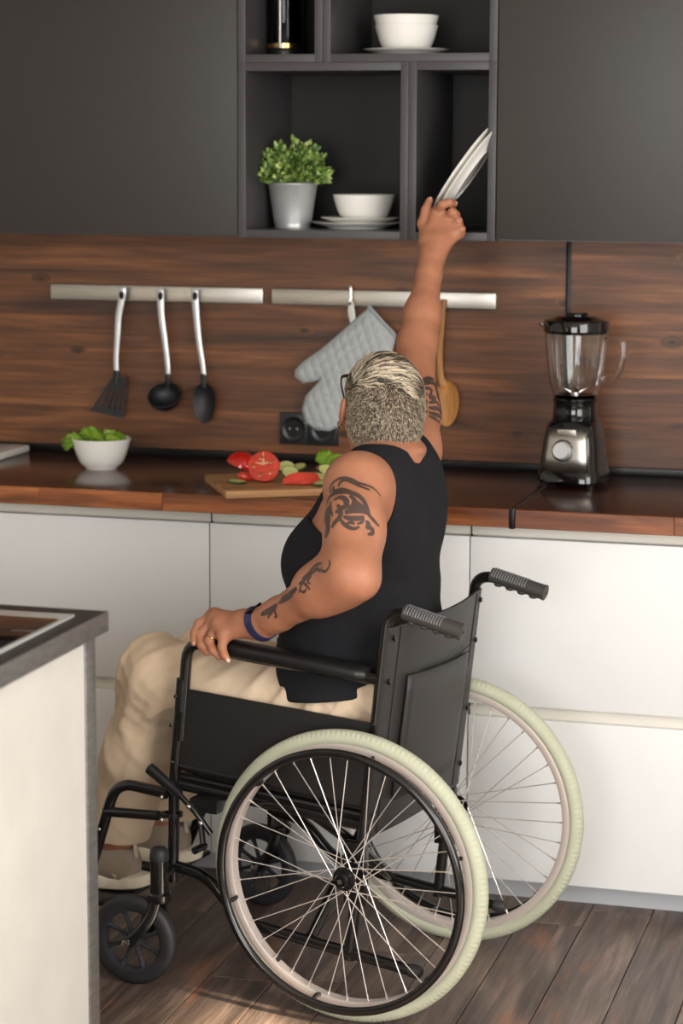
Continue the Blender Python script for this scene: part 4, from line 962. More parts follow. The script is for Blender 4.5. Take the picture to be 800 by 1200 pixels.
for sd in (1, -1):
    Y = sd*0.215
    caster(sd)
    part_tube('front_post', [(0.412, Y, 0.205), (0.407, Y, 0.42), (0.392, Y, 0.565)], 0.0115)
    at = part_tube('armrest_tube', [(0.392, Y, 0.50), (0.374, Y, 0.706), (0.27, Y, 0.686), (-0.042, Y, 0.668)], 0.0115, fil=0.045)
    m = MB(); m.tube([(0.3905, Y, 0.560), (0.3850, Y, 0.625)], 0.0135, 12); m.build('socket_sleeve', 'black_plastic', at)
    cane = part_tube('back_post', [(0.018, Y, 0.105), (-0.036, Y, 0.580), (-0.060, Y, 0.798), (-0.120, Y, 0.7985)], 0.0115, fil=0.05)
    g = MB(); d = unit(np.array([-0.106, 0, -0.0245])); g0_ = np.array([-0.094, Y, 0.8035])
    prof = []
    L = 0.118
    gp_ = [g0_+d*(L*t) for t in np.linspace(0, 1, 60)]
    rr = [0.0155 for t in np.linspace(0, 1, 60)]
    g.tube(gp_, rr, 16); grip = g.build('push_grip', 'grip', wc)
    for q_ in range(14):
        m = MB(); a0 = g0_+d*(0.006+q_*0.0056); upv = unit(np.cross(d, np.array([0, 1.0, 0]))); upv = upv if upv[2] > 0 else -upv
        ring = [a0+0.0160*(math.cos(w)*upv+math.sin(w)*np.array([0, 1.0, 0])) for w in np.linspace(-1.5, 1.5, 12)]
        m.tube(ring, 0.0014, 5); m.build('grip_ridge', 'grip_ridge', grip)
    for q_ in range(4):
        m = MB(); a0 = g0_+d*(0.020+q_*0.026)-upv*0.0135; m.ball(a0, (0.0105, 0.0105, 0.0065), 12, 8); m.build('finger_bump', 'grip', grip)
    m = MB(); e0 = g0_+d*L; m.tube([e0-d*0.001, e0+d*0.003, e0+d*0.005], [0.0165, 0.0165, 0.011], 16); m.build('grip_end', 'grip', grip)
    m = MB(); m.tube([e0+d*0.0048, e0+d*0.0056], 0.003, 8); m.build('end_hole', 'gap', grip)
    part_tube('seat_tube', [(0.412, Y*0.985, 0.408), (-0.026, Y*0.985, 0.376)], 0.0115)
    part_tube('lower_tube', [(0.412, Y, 0.238), (0.335, Y, 0.228), (0.255, Y, 0.145), (-0.115, Y, 0.104)], 0.0115, fil=0.05)
    m = MB(); e_ = np.array([-0.112, Y, 0.1043]); m.tube([e_, e_+np.array([-0.018, 0, -0.002]), e_+np.array([-0.024, 0, -0.0026])], [0.0135, 0.0135, 0.009], 14); m.build('tube_end_cap', 'rubber', wc)
    # armrest pad
    V = []
    m = MB(); secs = []
    path = [np.array([x, Y, 0.700-0.022*(0.30-x)/0.30]) for x in (0.315, 0.310, 0.298, 0.10, 0.0, -0.018, -0.024)]
    rs = [0.35, 0.75, 1.0, 1.0, 1.0, 0.75, 0.3]
    n = 20
    for P, s_ in zip(path, rs):
        for k in range(n):
            w = 2*PI*k/n; cx, sx = math.cos(w), math.sin(w)
            V.append(P+np.array([0, 0.0275*s_**0.5*math.copysign(abs(cx)**0.6, cx), 0.0155*s_*math.copysign(abs(sx)**0.7, sx)]))
    F = [(i*n+k, i*n+(k+1) % n, (i+1)*n+(k+1) % n, (i+1)*n+k) for i in range(len(path)-1) for k in range(n)]+[tuple(range(n-1, -1, -1)), tuple((len(path)-1)*n+k for k in range(n))]
    link_mesh('armrest_pad', np.array(V), F, 'pad', wc, angle=50)
    # skirt guard
    yo = Y+sd*0.003
    m = MB(); P = [(0.389, yo, 0.607), (-0.032, yo, 0.583), (-0.008, yo, 0.412), (0.404, yo, 0.443)]
    m.add([np.array(q_)+np.array([0, dy, 0]) for dy in (-0.002, 0.002) for q_ in P], [(3, 2, 1, 0), (4, 5, 6, 7), (0, 1, 5, 4), (1, 2, 6, 5), (2, 3, 7, 6), (3, 0, 4, 7)]); sg = m.build('skirt_guard', 'panel_black', wc, smooth=False)
    part_tube('guard_rail', [(0.402, Y, 0.446), (-0.018, Y, 0.414)], 0.0075)
    for fx, fz in ((0.397, 0.59), (0.405, 0.455), (0.408, 0.53)):
        m = MB(); m.ball((fx, Y+sd*0.0115, fz), (0.004, 0.0025, 0.004), 10, 6); m.build('rivet', 'chair_black', sg)
    # footrest hanger and plate
    hg = part_tube('footrest_hanger', [(0.412, sd*0.236, 0.392), (0.530, sd*0.236, 0.402), (0.590, sd*0.230, 0.225), (0.640, sd*0.220, 0.105)], 0.0115, fil=0.045)
    part_tube('hanger_brace', [(0.558, sd*0.236, 0.336), (0.432, sd*0.236, 0.344)], 0.0105, parent=hg)
    for z in (0.392, 0.345):
        m = MB(); m.lathe([(0.0125, z-0.004), (0.0185, z-0.004), (0.0185, z+0.004), (0.0125, z+0.004)], 18, (0.409, Y, 0), close=True); m.box((0.412, min(Y, sd*0.24), z-0.004), (0.434, max(Y, sd*0.24), z+0.004)); m.build('hanger_hinge', 'chair_black', hg)
        m = MB(); m.ball((0.417, sd*0.247, z-0.006), (0.004, 0.004, 0.006), 8, 6); m.build('hinge_bolt', 'chrome', hg)
    for q_ in range(4):
        m = MB(); P = np.array([0.566+0.0085*q_, sd*0.2455, 0.300-0.027*q_]); m.ball(P, (0.0035, 0.002, 0.0035), 8, 6); m.build('adjusting_hole', 'steel', hg)
    bevel_box('footplate', (0.560, min(sd*0.205, sd*0.03), 0.122), (0.745, max(sd*0.205, sd*0.03), 0.132), 'black_plastic', wc, bev=0.003)
    # heel loop knob
    # brake
    br = part_tube('brake_lever', [(0.436, sd*0.262, 0.446), (0.372, sd*0.262, 0.405), (0.335, sd*0.260, 0.372), (0.300, sd*0.258, 0.330)], 0.0058, fil=0.02)
    m = MB(); pth = spline([(0.440, sd*0.262, 0.449), (0.425, sd*0.262, 0.440), (0.398, sd*0.262, 0.422), (0.368, sd*0.262, 0.4025)], 4); m.tube(pth, [0.006]+[0.0115]*4+[0.0108]*4+[0.0095]*4, 12); m.build('lever_grip', 'black_plastic', br)
    m = MB(); m.box((0.285, min(sd*0.22, sd*0.262), 0.372), (0.345, max(sd*0.22, sd*0.262), 0.398)); m.build('brake_clamp', 'chair_black', br)
    m = MB(); m.tube([(0.322, sd*0.245, 0.30), (0.322, sd*0.285, 0.30)], 0.0075, 10); m.tube([(0.33, sd*0.25, 0.37), (0.322, sd*0.25, 0.30)], 0.006, 8); m.build('brake_shoe', 'chair_black', br)
    for P in ((0.345, 0.382), (0.318, 0.352)):
        m = MB(); m.ball((P[0], sd*0.268, P[1]), (0.005, 0.0035, 0.005), 10, 6); m.build('brake_bolt', 'chrome', br)
    # axle plate
    bevel_box('axle_plate', (-0.020, min(Y-0.006*sd, Y+0.012*sd), 0.22), (0.026, max(Y-0.006*sd, Y+0.012*sd), 0.345), 'chair_black', wc, bev=0.003)
    m = MB(); m.tube([(0.0, sd*0.20, WR), (0.0, sd*0.236, WR)], 0.008, 12); m.build('axle', 'chrome', wc)
# cross brace, seat, back
for sd in (1, -1):
    xb = part_tube('cross_brace', [(0.115-0.012*sd, sd*0.212, 0.135), (0.115-0.012*sd, 0, 0.275), (0.115-0.012*sd, -sd*0.205, 0.398)], 0.0125)
    part_tube('seat_rail', [(0.405, sd*0.195, 0.418), (-0.015, sd*0.195, 0.390)], 0.0105)
m = MB(); m.tube([(0.09, 0, 0.268), (0.14, 0, 0.268)], 0.007, 10); m.build('brace_pivot', 'chrome', wc)
def sling(name, f, us, vs, thick, mat):
    V, F = [], []; nu, nv = len(us), len(vs)
    for k in (0, 1):
        for u_ in us:
            for v_ in vs: V.append(f(u_, v_, thick*(k-0.5)))
    o_ = nu*nv
    for i in range(nu-1):
        for j in range(nv-1):
            a, b, c_, d_ = i*nv+j, (i+1)*nv+j, (i+1)*nv+j+1, i*nv+j+1
            F.append((a, d_, c_, b)); F.append((o_+a, o_+b, o_+c_, o_+d_))
    for i in range(nu-1):
        for j in (0, nv-1):
            a, b = i*nv+j, (i+1)*nv+j; F.append((a, b, o_+b, o_+a) if j == 0 else (b, a, o_+a, o_+b))
    for j in range(nv-1):
        for i in (0, nu-1):
            a, b = i*nv+j, i*nv+j+1; F.append((b, a, o_+a, o_+b) if i == 0 else (a, b, o_+b, o_+a))
    return link_mesh(name, np.array(V), F, mat, wc, angle=60)
sling('seat', lambda x, y, t: np.array([x, y, 0.420-0.028*(0.41-x)/0.43-0.012*(1-(y/0.205)**2)+t]), np.linspace(-0.02, 0.408, 12), np.linspace(-0.205, 0.205, 15), 0.010, 'vinyl')
def back_f(z, y, t):
    cx = 0.018-0.054*(z-0.105)/0.475 if z < 0.58 else -0.036-0.024*(z-0.58)/0.218
    return np.array([cx-0.004-0.030*(1-(y/0.226)**2)*(0.6+0.4*(z-0.36)/0.4)+t-(0.004 if abs(y) > 0.2 else 0), y, z])
bk = sling('backrest', back_f, np.linspace(0.352, 0.772, 18), np.linspace(-0.2275, 0.2275, 23), 0.006, 'vinyl')
def on_back(y, z, t=0): return back_f(z, y, -0.003)+np.array([-t, 0, 0])
pk = MB(); us, vs = np.linspace(0.415, 0.660, 8), np.linspace(-0.150, 0.150, 13)
V = [on_back(v_, u_+0.006*(v_/0.15), 0.0035+(0.002 if 0 < i < 7 else 0)) for i, u_ in enumerate(us) for v_ in vs]; F = [(i*13+j, i*13+j+1, (i+1)*13+j+1, (i+1)*13+j) for i in range(7) for j in range(12)]
po = link_mesh('pocket', np.array(V), F, 'vinyl', bk); md = po.modifiers.new('thickness', 'SOLIDIFY'); md.thickness = 0.0035
for nm, pts in (('pocket_seam', [(0.150, 0.655), (0.150, 0.415), (-0.150, 0.415), (-0.150, 0.655)]), ('pocket_seam', [(0.152, 0.662), (0.0, 0.664), (-0.152, 0.668)]), ('side_seam', [(0.186, 0.768), (0.186, 0.358)]), ('side_seam', [(-0.186, 0.768), (-0.186, 0.358)])):
    m = MB(); d_ = []
    for (a, b) in zip(pts[:-1], pts[1:]):
        for t_ in np.linspace(0, 1, 10): d_.append(on_back(a[0]+(b[0]-a[0])*t_, a[1]+(b[1]-a[1])*t_, 0.0062 if nm == 'pocket_seam' else 0.0008))
    m.tube(d_, 0.0011, 5); m.build(nm, 'gap', bk)
for sd in (1, -1):
    for z in (0.75, 0.665, 0.52, 0.40):
        m = MB(); P = on_back(sd*0.212, z, 0.003); m.ball(P, (0.003, 0.006, 0.006), 10, 7); m.build('stud', 'gloss_black', bk)

# ================================================================== PERSON
pe = thing('person', 'seated person in black tank top and beige trousers reaching up for plates', 'person', O, CH_ROT)
SL = np.array([0.026, 0.170, 1.028]); EL = lp(412, 673, -0.320); WL = lp(306, 731, -0.225)
SR = np.array([0.068, -0.172, 1.052]); ER = ly(489, 402, -0.645); WRr = ly(506, 301, -0.490)
HC = lp(448, 472, 0.02)                                        # head centre
ha, hp_ = math.radians(-49), math.radians(24)
hf = np.array([math.cos(hp_)*math.cos(ha), math.cos(hp_)*math.sin(ha), math.sin(hp_)]); hl = np.array([-math.sin(ha), math.cos(ha), 0.0]); hu = np.cross(hf, hl)
HR = np.stack([hf, hl, hu], 1)
HS = 0.90
def hd(x, y, z): return HC+HR@np.array([x, y, z])*HS
def to_hd(p): return (p-HC)@HR/HS
torso = [Loft([(0.46, 0.100, 0, 0.125, 0.182), (0.56, 0.092, 0, 0.134, 0.185), (0.66, 0.086, 0, 0.134, 0.170), (0.76, 0.084, 0, 0.132, 0.158), (0.86, 0.082, 0, 0.126, 0.152), (0.95, 0.072, 0, 0.108, 0.150), (1.02, 0.056, -0.001, 0.082, 0.140), (1.075, 0.044, -0.004, 0.052, 0.092)], k=0.02),
         Ell((0.165, 0.068, 0.855), (0.058, 0.068, 0.066), 0.05), Ell((0.165, -0.068, 0.865), (0.058, 0.068, 0.066), 0.05),
         Ell((0.155, 0.0, 0.70), (0.080, 0.125, 0.10), 0.06),
         Cone((0.036, 0.045, 1.060), (0.028, 0.132, 1.034), 0.038, 0.044, 0.04), Cone((0.042, -0.045, 1.066), (0.056, -0.130, 1.052), 0.038, 0.044, 0.04),
         Ell((0.002, 0.080, 0.96), (0.048, 0.068, 0.10), 0.04), Ell((0.012, -0.075, 0.965), (0.048, 0.062, 0.10), 0.04)]
def hand(wrist, mcps, chains, thumb, rp=0.0140, rf=0.0094):
    palm = [Cone(wrist, m_, 0.0165, rp, 0.014) for m_ in mcps]+[Cone(mcps[i], mcps[i+1], rp*0.92, rp*0.92, 0.012) for i in range(3)]
    palm += [Cone(wrist, thumb[0], 0.016, 0.0145, 0.014), Cone(thumb[0], thumb[1], 0.0145, 0.011, 0.012), Cone(thumb[0], mcps[0], 0.013, 0.010, 0.016)]
    P = [Group(palm, 0.02)]
    fing = []
    for i, ch in enumerate(chains):
        s_ = (1.0, 1.04, 0.98, 0.86)[i]; pts = [mcps[i]]+list(ch); rad = [rp*0.86, rf*1.06*s_, rf*0.95*s_, rf*0.82*s_]
        fing.append(Group([Cone(pts[j], pts[j+1], rad[j], rad[j+1], 0.004) for j in range(3)], 0.0022))
    fing.append(Group([Cone(thumb[1], thumb[2], 0.0110, 0.0098, 0.004), Cone(thumb[2], thumb[3], 0.0098, 0.0080, 0.004)], 0.0022))
    return [P[0], Group(fing, 0.007)]
# left hand resting over the front of the armrest
lm = [lp(251, 722, -0.196), lp(253, 726, -0.211), lp(257, 733, -0.226), lp(263, 743, -0.240)]
lc = [[lp(233, 731, -0.214), lp(228, 742, -0.232), lp(227.5, 753, -0.238)], [lp(235, 744, -0.230), lp(236.5, 756, -0.243), lp(243, 764.5, -0.246)],
      [lp(245, 751, -0.242), lp(249.5, 762, -0.251), lp(257, 769.5, -0.252)], [lp(260, 758, -0.254), lp(262.5, 767, -0.258), lp(266.5, 773, -0.258)]]
lth = [lp(281, 735, -0.193), lp(262, 741, -0.172), lp(247, 748, -0.168), lp(238, 757, -0.170)]
# right hand gripping the plates
YP = -0.43
rm = [ly(512, 251, -0.430), ly(522, 257, -0.434), ly(529, 265, -0.438), ly(534, 273, -0.446)]
rc = [[ly(518, 240, -0.452), ly(526, 237.5, -0.446), ly(532, 239, -0.428)], [ly(530, 249, -0.452), ly(534, 252, -0.436), ly(531, 257, -0.420)],
      [ly(536.5, 259, -0.450), ly(538, 264, -0.434), ly(534, 268, -0.420)], [ly(540.5, 268.5, -0.452), ly(540.5, 274, -0.440), ly(537, 277, -0.428)]]
rth = [ly(500, 283, -0.470), ly(495, 262, -0.440), ly(498.5, 246, -0.428), ly(503, 235, -0.420)]
def lerp(a, b, t): return a+(b-a)*t
armL = [Ell(SL+np.array([0.0, 0.006, -0.004]), (0.055, 0.052, 0.062), 0.04), Cone(SL, EL, 0.055, 0.042, 0.045), Ell(lerp(SL, EL, 0.5)+np.array([0.0, 0.004, 0]), (0.054, 0.050, 0.072), 0.04),
        Cone(EL, lerp(EL, WL, 0.35), 0.038, 0.0425, 0.06), Ell(lp(426, 682, -0.336), (0.020, 0.020, 0.020), 0.03), Ell(lerp(EL, WL, 0.26)+np.array([0, 0, 0.002]), (0.060, 0.040, 0.041), 0.04),
        Cone(lerp(EL, WL, 0.30), lerp(EL, WL, 0.85), 0.0430, 0.029, 0.02), Cone(lerp(EL, WL, 0.8), WL, 0.0300, 0.0265, 0.02), Cone(WL, lerp(WL, lm[1], 0.35), 0.0262, 0.0235, 0.018)]
armR = [Ell(SR+np.array([0.0, -0.006, 0.004]), (0.052, 0.052, 0.056), 0.045), Cone(SR, ER, 0.049, 0.0385, 0.045), Ell(lerp(SR, ER, 0.4), (0.044, 0.044, 0.056), 0.04),
        Cone(SR+np.array([0.03, 0.06, -0.09]), lerp(SR, ER, 0.3), 0.034, 0.036, 0.05),
        Cone(ER, lerp(ER, WRr, 0.35), 0.0375, 0.0375, 0.03), Cone(lerp(ER, WRr, 0.30), lerp(ER, WRr, 0.85), 0.0378, 0.0245, 0.02), Cone(lerp(ER, WRr, 0.8), WRr, 0.0250, 0.0215, 0.02), Cone(WRr, lerp(WRr, rm[1], 0.35), 0.0218, 0.0205, 0.018)]
head = [Ell(hd(-0.010, 0, 0.018), np.array((0.096, 0.077, 0.090))*HS, 0.02, HR), Ell(hd(-0.038, 0, -0.030), np.array((0.058, 0.066, 0.058))*HS, 0.04, HR),
        Ell(hd(0.035, 0, -0.040), np.array((0.064, 0.060, 0.080))*HS, 0.03, HR), Ell(hd(0.055, 0, -0.092), np.array((0.036, 0.036, 0.026))*HS, 0.03, HR),
        Cone(hd(0.0, 0.052, -0.055), hd(0.055, 0.026, -0.098), 0.018, 0.016, 0.03), Cone(hd(0.0, -0.052, -0.055), hd(0.055, -0.026, -0.098), 0.018, 0.016, 0.03),
        Cone(hd(0.086, 0.012, 0.026), hd(0.074, 0.046, 0.024), 0.011, 0.010, 0.015), Cone(hd(0.086, -0.012, 0.026), hd(0.074, -0.046, 0.024), 0.011, 0.010, 0.015),
        Cone(hd(0.093, 0, 0.014), hd(0.113, 0, -0.026), 0.007, 0.012, 0.010), Ell(hd(0.104, 0.011, -0.030), np.array((0.010, 0.008, 0.008))*HS, 0.006, HR), Ell(hd(0.104, -0.011, -0.030), np.array((0.010, 0.008, 0.008))*HS, 0.006, HR),
        Ell(hd(0.070, 0.038, -0.028), np.array((0.024, 0.022, 0.022))*HS, 0.02, HR), Ell(hd(0.070, -0.038, -0.028), np.array((0.024, 0.022, 0.022))*HS, 0.02, HR),
        Ell(hd(0.096, 0, -0.055), np.array((0.008, 0.022, 0.006))*HS, 0.005, HR), Ell(hd(0.095, 0, -0.065), np.array((0.008, 0.020, 0.007))*HS, 0.005, HR)]
nb = hd(-0.030, 0, -0.085)
neck = [Cone((0.034, -0.004, 1.02), nb, 0.064, 0.057, 0.03), Cone((0.05, 0.0, 1.03), hd(0.01, 0, -0.085), 0.046, 0.040, 0.03), Ell(lerp(np.array([0.016, -0.002, 1.075]), nb, 0.25), (0.060, 0.060, 0.020), 0.02)]
def ear(sd):
    er = np.stack([unit(np.array([0.9, sd*-0.35, 0.12])), unit(np.array([0.35*sd, 0.93, 0])), np.array([0, 0, 1.0])], 1); er = HR@er
    e = Group([Ell(hd(-0.006, sd*0.089, -0.014), (0.017, 0.0085, 0.030), 0.006, er), Ell(hd(0.002, sd*0.080, -0.034), (0.010, 0.0075, 0.012), 0.01, er)], 0.008,
              post=lambda p, d: smax(d, -(np.linalg.norm((p-hd(0.003, sd*0.1035, -0.012))*1.0, axis=1)-0.0125), 0.005))
    return e
legs = []
KL, KR_ = np.array([0.492, 0.118, 0.602]), np.array([0.505, -0.105, 0.575]); AL, AR = np.array([0.618, 0.100, 0.235]), np.array([0.612, -0.100, 0.235])
for K, A, sd in ((KL, AL, 1), (KR_, AR, -1)):
    legs += [Cone((0.10, sd*0.095, 0.52), K, 0.080, 0.055, 0.03), Cone(K, lerp(K, A, 0.4), 0.052, 0.050, 0.02), Cone(lerp(K, A, 0.35), A, 0.050, 0.036, 0.02), Cone(A, A+np.array([0.0, 0, -0.03]), 0.036, 0.030, 0.02), Cone(A+np.array([0, 0, -0.035]), A+np.array([0.17, sd*0.012, -0.055]), 0.028, 0.02, 0.02)]
gt = Group(torso, 0.02); gh = Group(head+neck, 0.02)
def eye_cut(p, d):
    for sd in (1, -1): d = smax(d, -(np.linalg.norm(p-hd(0.098, sd*0.031, 0.002), axis=1)-0.0125), 0.012)
    return d
gh.post = eye_cut; gh.k = 0.02
body = Group([gt, Group(armL, 0.035), Group(armR, 0.035), gh, ear(1), ear(-1)]+hand(WL, lm, lc, lth)+hand(WRr, rm, rc, rth)+[Group(legs, 0.03)], 0.01)
BV, BF = sdf_mesh(body, (-0.18, -0.75, 0.10), (0.86, 0.45, 1.60), 0.0031)
# keep the largest connected piece clean and label lips
bo = link_mesh('body', BV, BF, 'skin', pe, angle=180)
bvh = BVHTree.FromPolygons([tuple(v) for v in BV], [tuple(int(i) for i in f) for f in BF])
CAML = Vector(to_loc(CAM))
def skin_hit(x, y, tree=None):
    d = ray(x, y); dl = Vector((d@FV, d@LV, d@ZV)).normalized(); h = (tree or bvh).ray_cast(CAML, dl)
    return (np.array(h[0]), np.array(h[1])) if h[0] is not None else (None, None)

# ---- tank top
wrl = lambda p, f, sx, sy, sz: vnoise(p*np.array([sx, sy, sz])*f)
AHL = lp(409, 584, -0.165); vd = ray(409, 584); ax_l = -unit(np.array([vd@FV, vd@LV, vd@ZV])); ax_r = unit(ER-SR)
def cyl(p, c_, ax, r_, sq=1.0):
    q = p-c_; q = q-np.outer(q@ax, ax); q = q*np.array([1.0, 1.0, sq]); return np.linalg.norm(q, axis=1)-r_
def tank_fn(p):
    d = gt(p)-0.0085-0.010*np.clip((0.80-p[:, 2])/0.2, 0, 1)-0.014*np.clip((0.70-p[:, 2])/0.08, 0, 1)
    lo_ = np.clip((0.92-p[:, 2])/0.2, 0, 1)
    fold = np.sin((p[:, 2]*1.0+p[:, 1]*0.35+0.02*vnoise(p*7.0))*66)*0.55+0.8*vnoise(p*np.array([8, 8, 24.0]))
    d = d-0.0035*lo_*fold-0.0012*vnoise(p*22.0)
    d = smax(d, -np.maximum(cyl(p, AHL, ax_l, 0.0865, 1.0), 0.072+0.030*np.clip((p[:, 0]-0.06)/0.05, 0, 1)-p[:, 1]), 0.004)
    d = smax(d, -np.maximum(cyl(p, SR+np.array([0.008, 0, 0.004]), ax_r, 0.074), np.maximum(p[:, 1]+0.102, -0.045-(p-SR)@ax_r)), 0.004)
    nk = np.minimum(smax(cyl(p, np.array([0.050, 0.012, 1.05]), unit(np.array([0.10, -0.05, 1.0])), 0.0760), 1.050-p[:, 2], 0.02), Ell((0.13, 0, 1.06), (0.085, 0.085, 0.10))(p))
    d = smax(d, -np.maximum(nk, 0.90-p[:, 2]), 0.004)
    d = smax(d, p[:, 2]-1.100, 0.004)
    hem = 0.612-0.030*np.clip((p[:, 0]-0.05)/0.2, -1, 1)
    return smax(d, hem-p[:, 2], 0.006)
TV, TF = sdf_mesh(tank_fn, (-0.16, -0.30, 0.53), (0.34, 0.30, 1.16), 0.0036)
link_mesh('tank_top', TV, TF, 'tank', pe, angle=180)

# ---- trousers
tl = [Ell((0.095, 0, 0.525), (0.155, 0.212, 0.105), 0.05), Cone((0.10, 0.10, 0.532), KL, 0.106, 0.073, 0.05), Cone((0.10, -0.10, 0.532), KR_, 0.100, 0.073, 0.05)]
for K, A in ((KL, AL), (KR_, AR)):
    tl += [Ell(K+np.array([0.010, 0, 0.0]), (0.064, 0.066, 0.068), 0.04), Cone(K+np.array([0.004, 0, -0.01]), lerp(K, A, 0.5)+np.array([0.006, 0, 0]), 0.067, 0.068, 0.04), Cone(lerp(K, A, 0.45)+np.array([0.006, 0, 0]), A+np.array([0.002, 0, -0.03]), 0.067, 0.068, 0.03)]
tl.append(Ell((0.05, 0.155, 0.610), (0.10, 0.040, 0.038), 0.03))
gtr = Group(tl, 0.03)
def trouser_fn(p):
    d = gtr(p); kd = np.minimum(np.linalg.norm((p-KL-np.array([-0.05, 0, -0.05]))*np.array([1, 0.6, 1]), axis=1), np.linalg.norm((p-KR_-np.array([-0.05, 0, -0.05]))*np.array([1, 0.6, 1]), axis=1))
    shin = np.clip((0.56-p[:, 2])/0.1, 0, 1)*np.clip((p[:, 0]-0.40)/0.06, 0, 1)
    def ridge(u): return (0.5+0.5*np.sin(u))**2.5-0.35
    f1 = ridge((p[:, 2]*0.55-p[:, 0]*0.95+0.5*p[:, 1])*75+3.0*vnoise(p*7.0)); f2 = ridge((p[:, 0]*0.95+p[:, 2]*0.55-0.3*p[:, 1])*85+3.2*vnoise(p*7.0+5)); f3 = ridge((p[:, 0]*0.5+p[:, 2]*1.1)*100+2.5*vnoise(p*9.0))
    wr = 0.0060*f1*shin*np.clip(0.55+0.9*vnoise(p*6.0), 0, 1)+0.0022*ridge((p[:, 0]*0.8-p[:, 2]*0.8)*190+3*vnoise(p*12.0))*np.clip(0.3+vnoise(p*9.0), 0, 1)+0.0095*f2*(1-shin)*np.clip(0.55+0.9*vnoise(p*7.0+3), 0, 1)+0.0018*vnoise(p*17.0)+0.0070*np.exp(-(kd/0.08)**2)*f3
    wr = np.where(p[:, 1] > 0.185, np.minimum(wr, 0.001), wr)
    d = d-wr
    hemz = np.where(p[:, 1] > 0, 0.238, 0.236)+0.004*vnoise(p*20.0)+0.10*(p[:, 0]-0.58)
    d = np.where(p[:, 0] > 0.42, smax(d, hemz-p[:, 2], 0.004), d)
    ins = np.minimum(cyl(p, AL, unit(KL-AL), 0.060), cyl(p, AR, unit(KR_-AR), 0.060))
    d = smax(d, -np.maximum(ins, p[:, 2]-0.30), 0.003)
    return d
UV, UF = sdf_mesh(trouser_fn, (-0.12, -0.28, 0.17), (0.74, 0.28, 0.74), 0.0046)
tro = link_mesh('trousers', UV, UF, 'trouser', pe, angle=180)
tb = BVHTree.FromPolygons([tuple(v) for v in UV], [tuple(int(i) for i in f) for f in UF])
def strokes_on(name, mat, parent, tree, strokes, wpx, lift=0.0006, taper=True, thick=0.0004):
    V, F = [], []
    for st in strokes:
        w_ = wpx
        if isinstance(st, tuple): w_, st = st
        P = [(a[0], a[1], 0) for a in st]; P = spline(P, 6); hits = [skin_hit(a[0], a[1], tree) for a in P]
        hits = [h for h in hits if h[0] is not None]
        if len(hits) < 3: continue
        run = [hits[0]]; runs = []
        for h in hits[1:]:
            if np.linalg.norm(h[0]-run[-1][0]) > 0.03: runs.append(run); run = [h]
            else: run.append(h)
        runs.append(run)
        for rn in runs:
            n = len(rn)
            if n < 3: continue
            b = len(V)
            for i, (p, nr) in enumerate(rn):
                t = rn[min(i+1, n-1)][0]-rn[max(i-1, 0)][0]; t = t/(np.linalg.norm(t)+1e-9); s_ = np.cross(nr, t); s_ = s_/(np.linalg.norm(s_)+1e-9)
                w = w_*0.5/590*(1.0 if not taper else (0.25+0.75*math.sin(PI*(i+0.5)/n)**0.6))
                for q in (-1, 0, 1):
                    pp = p+s_*w*q; hh = tree.find_nearest(Vector(pp)); bp_ = np.array(hh[0]); bn = np.array(hh[1])
                    if bn@nr < 0: bn = nr
                    V.append(bp_+bn*lift)
            for i in range(n-1):
                for q in (0, 1): F.append((b+i*3+q, b+i*3+q+1, b+i*3+4+q, b+i*3+3+q))
    o = link_mesh(name, np.array(V), F, mat, parent, angle=180); o['kind'] = 'stuff'; return o
strokes_on('pocket_welt', 'stitch', tro, tb, [[(347, 838), (348, 818), (354, 802), (364, 793), (376, 790), (388, 792)], [(352, 838), (353, 820), (358, 806), (367, 797), (380, 794)]], 3.0, 0.0016, taper=True)
strokes_on('side_seam', 'stitch', tro, tb, [[(172, 818), (164, 845), (152, 880), (140, 912), (128, 950), (121, 985)], [(175, 818), (167, 845), (155, 880), (143, 912), (131, 950), (124, 985)]], 1.0, 0.0010, taper=False)

# ---- tattoos, inked on the skin
def c8(L): return [(300+x/4.444, 540+y/4.444) for x, y in L]
sh = [(9, [(392, 168), (386, 142), (408, 108), (450, 90), (495, 97), (530, 115), (580, 130), (612, 145), (650, 186)]), (11, [(430, 135), (440, 112), (468, 100), (500, 112), (545, 136), (592, 152)]),
      (12, [(400, 160), (440, 150), (480, 158), (520, 172)]), (14, [(372, 225), (382, 190), (418, 168), (470, 164), (520, 176), (552, 200), (574, 236), (590, 280)]), (9, [(570, 262), (600, 298), (640, 342)]),
      (26, [(376, 240), (370, 290), (376, 340)]), (20, [(378, 330), (372, 365), (362, 402)]), (12, [(395, 350), (408, 325), (432, 305)]), (15, [(405, 205), (440, 190), (468, 206), (466, 238), (438, 246), (424, 228)]),
      (12, [(486, 182), (512, 206), (500, 240), (478, 252)]), (18, [(462, 272), (500, 258), (548, 258), (590, 276)]), (16, [(520, 215), (545, 240), (578, 262)]), (14, [(455, 290), (490, 300), (535, 300), (562, 292)]),
      (11, [(440, 306), (465, 336), (505, 354), (538, 344)]), (12, [(572, 312), (584, 332), (572, 352)]), (12, [(572, 352), (600, 352), (604, 378), (580, 384)]), (14, [(412, 264), (440, 268), (432, 300), (402, 322)]),
      (9, [(390, 215), (388, 250), (400, 290)]), (10, [(500, 200), (530, 222), (545, 255)]), (8, [(560, 300), (550, 320), (525, 330)]), (9, [(470, 330), (490, 322), (515, 330)]), (8, [(405, 130), (402, 150), (412, 158)]), (10, [(480, 235), (510, 245), (530, 240)])]
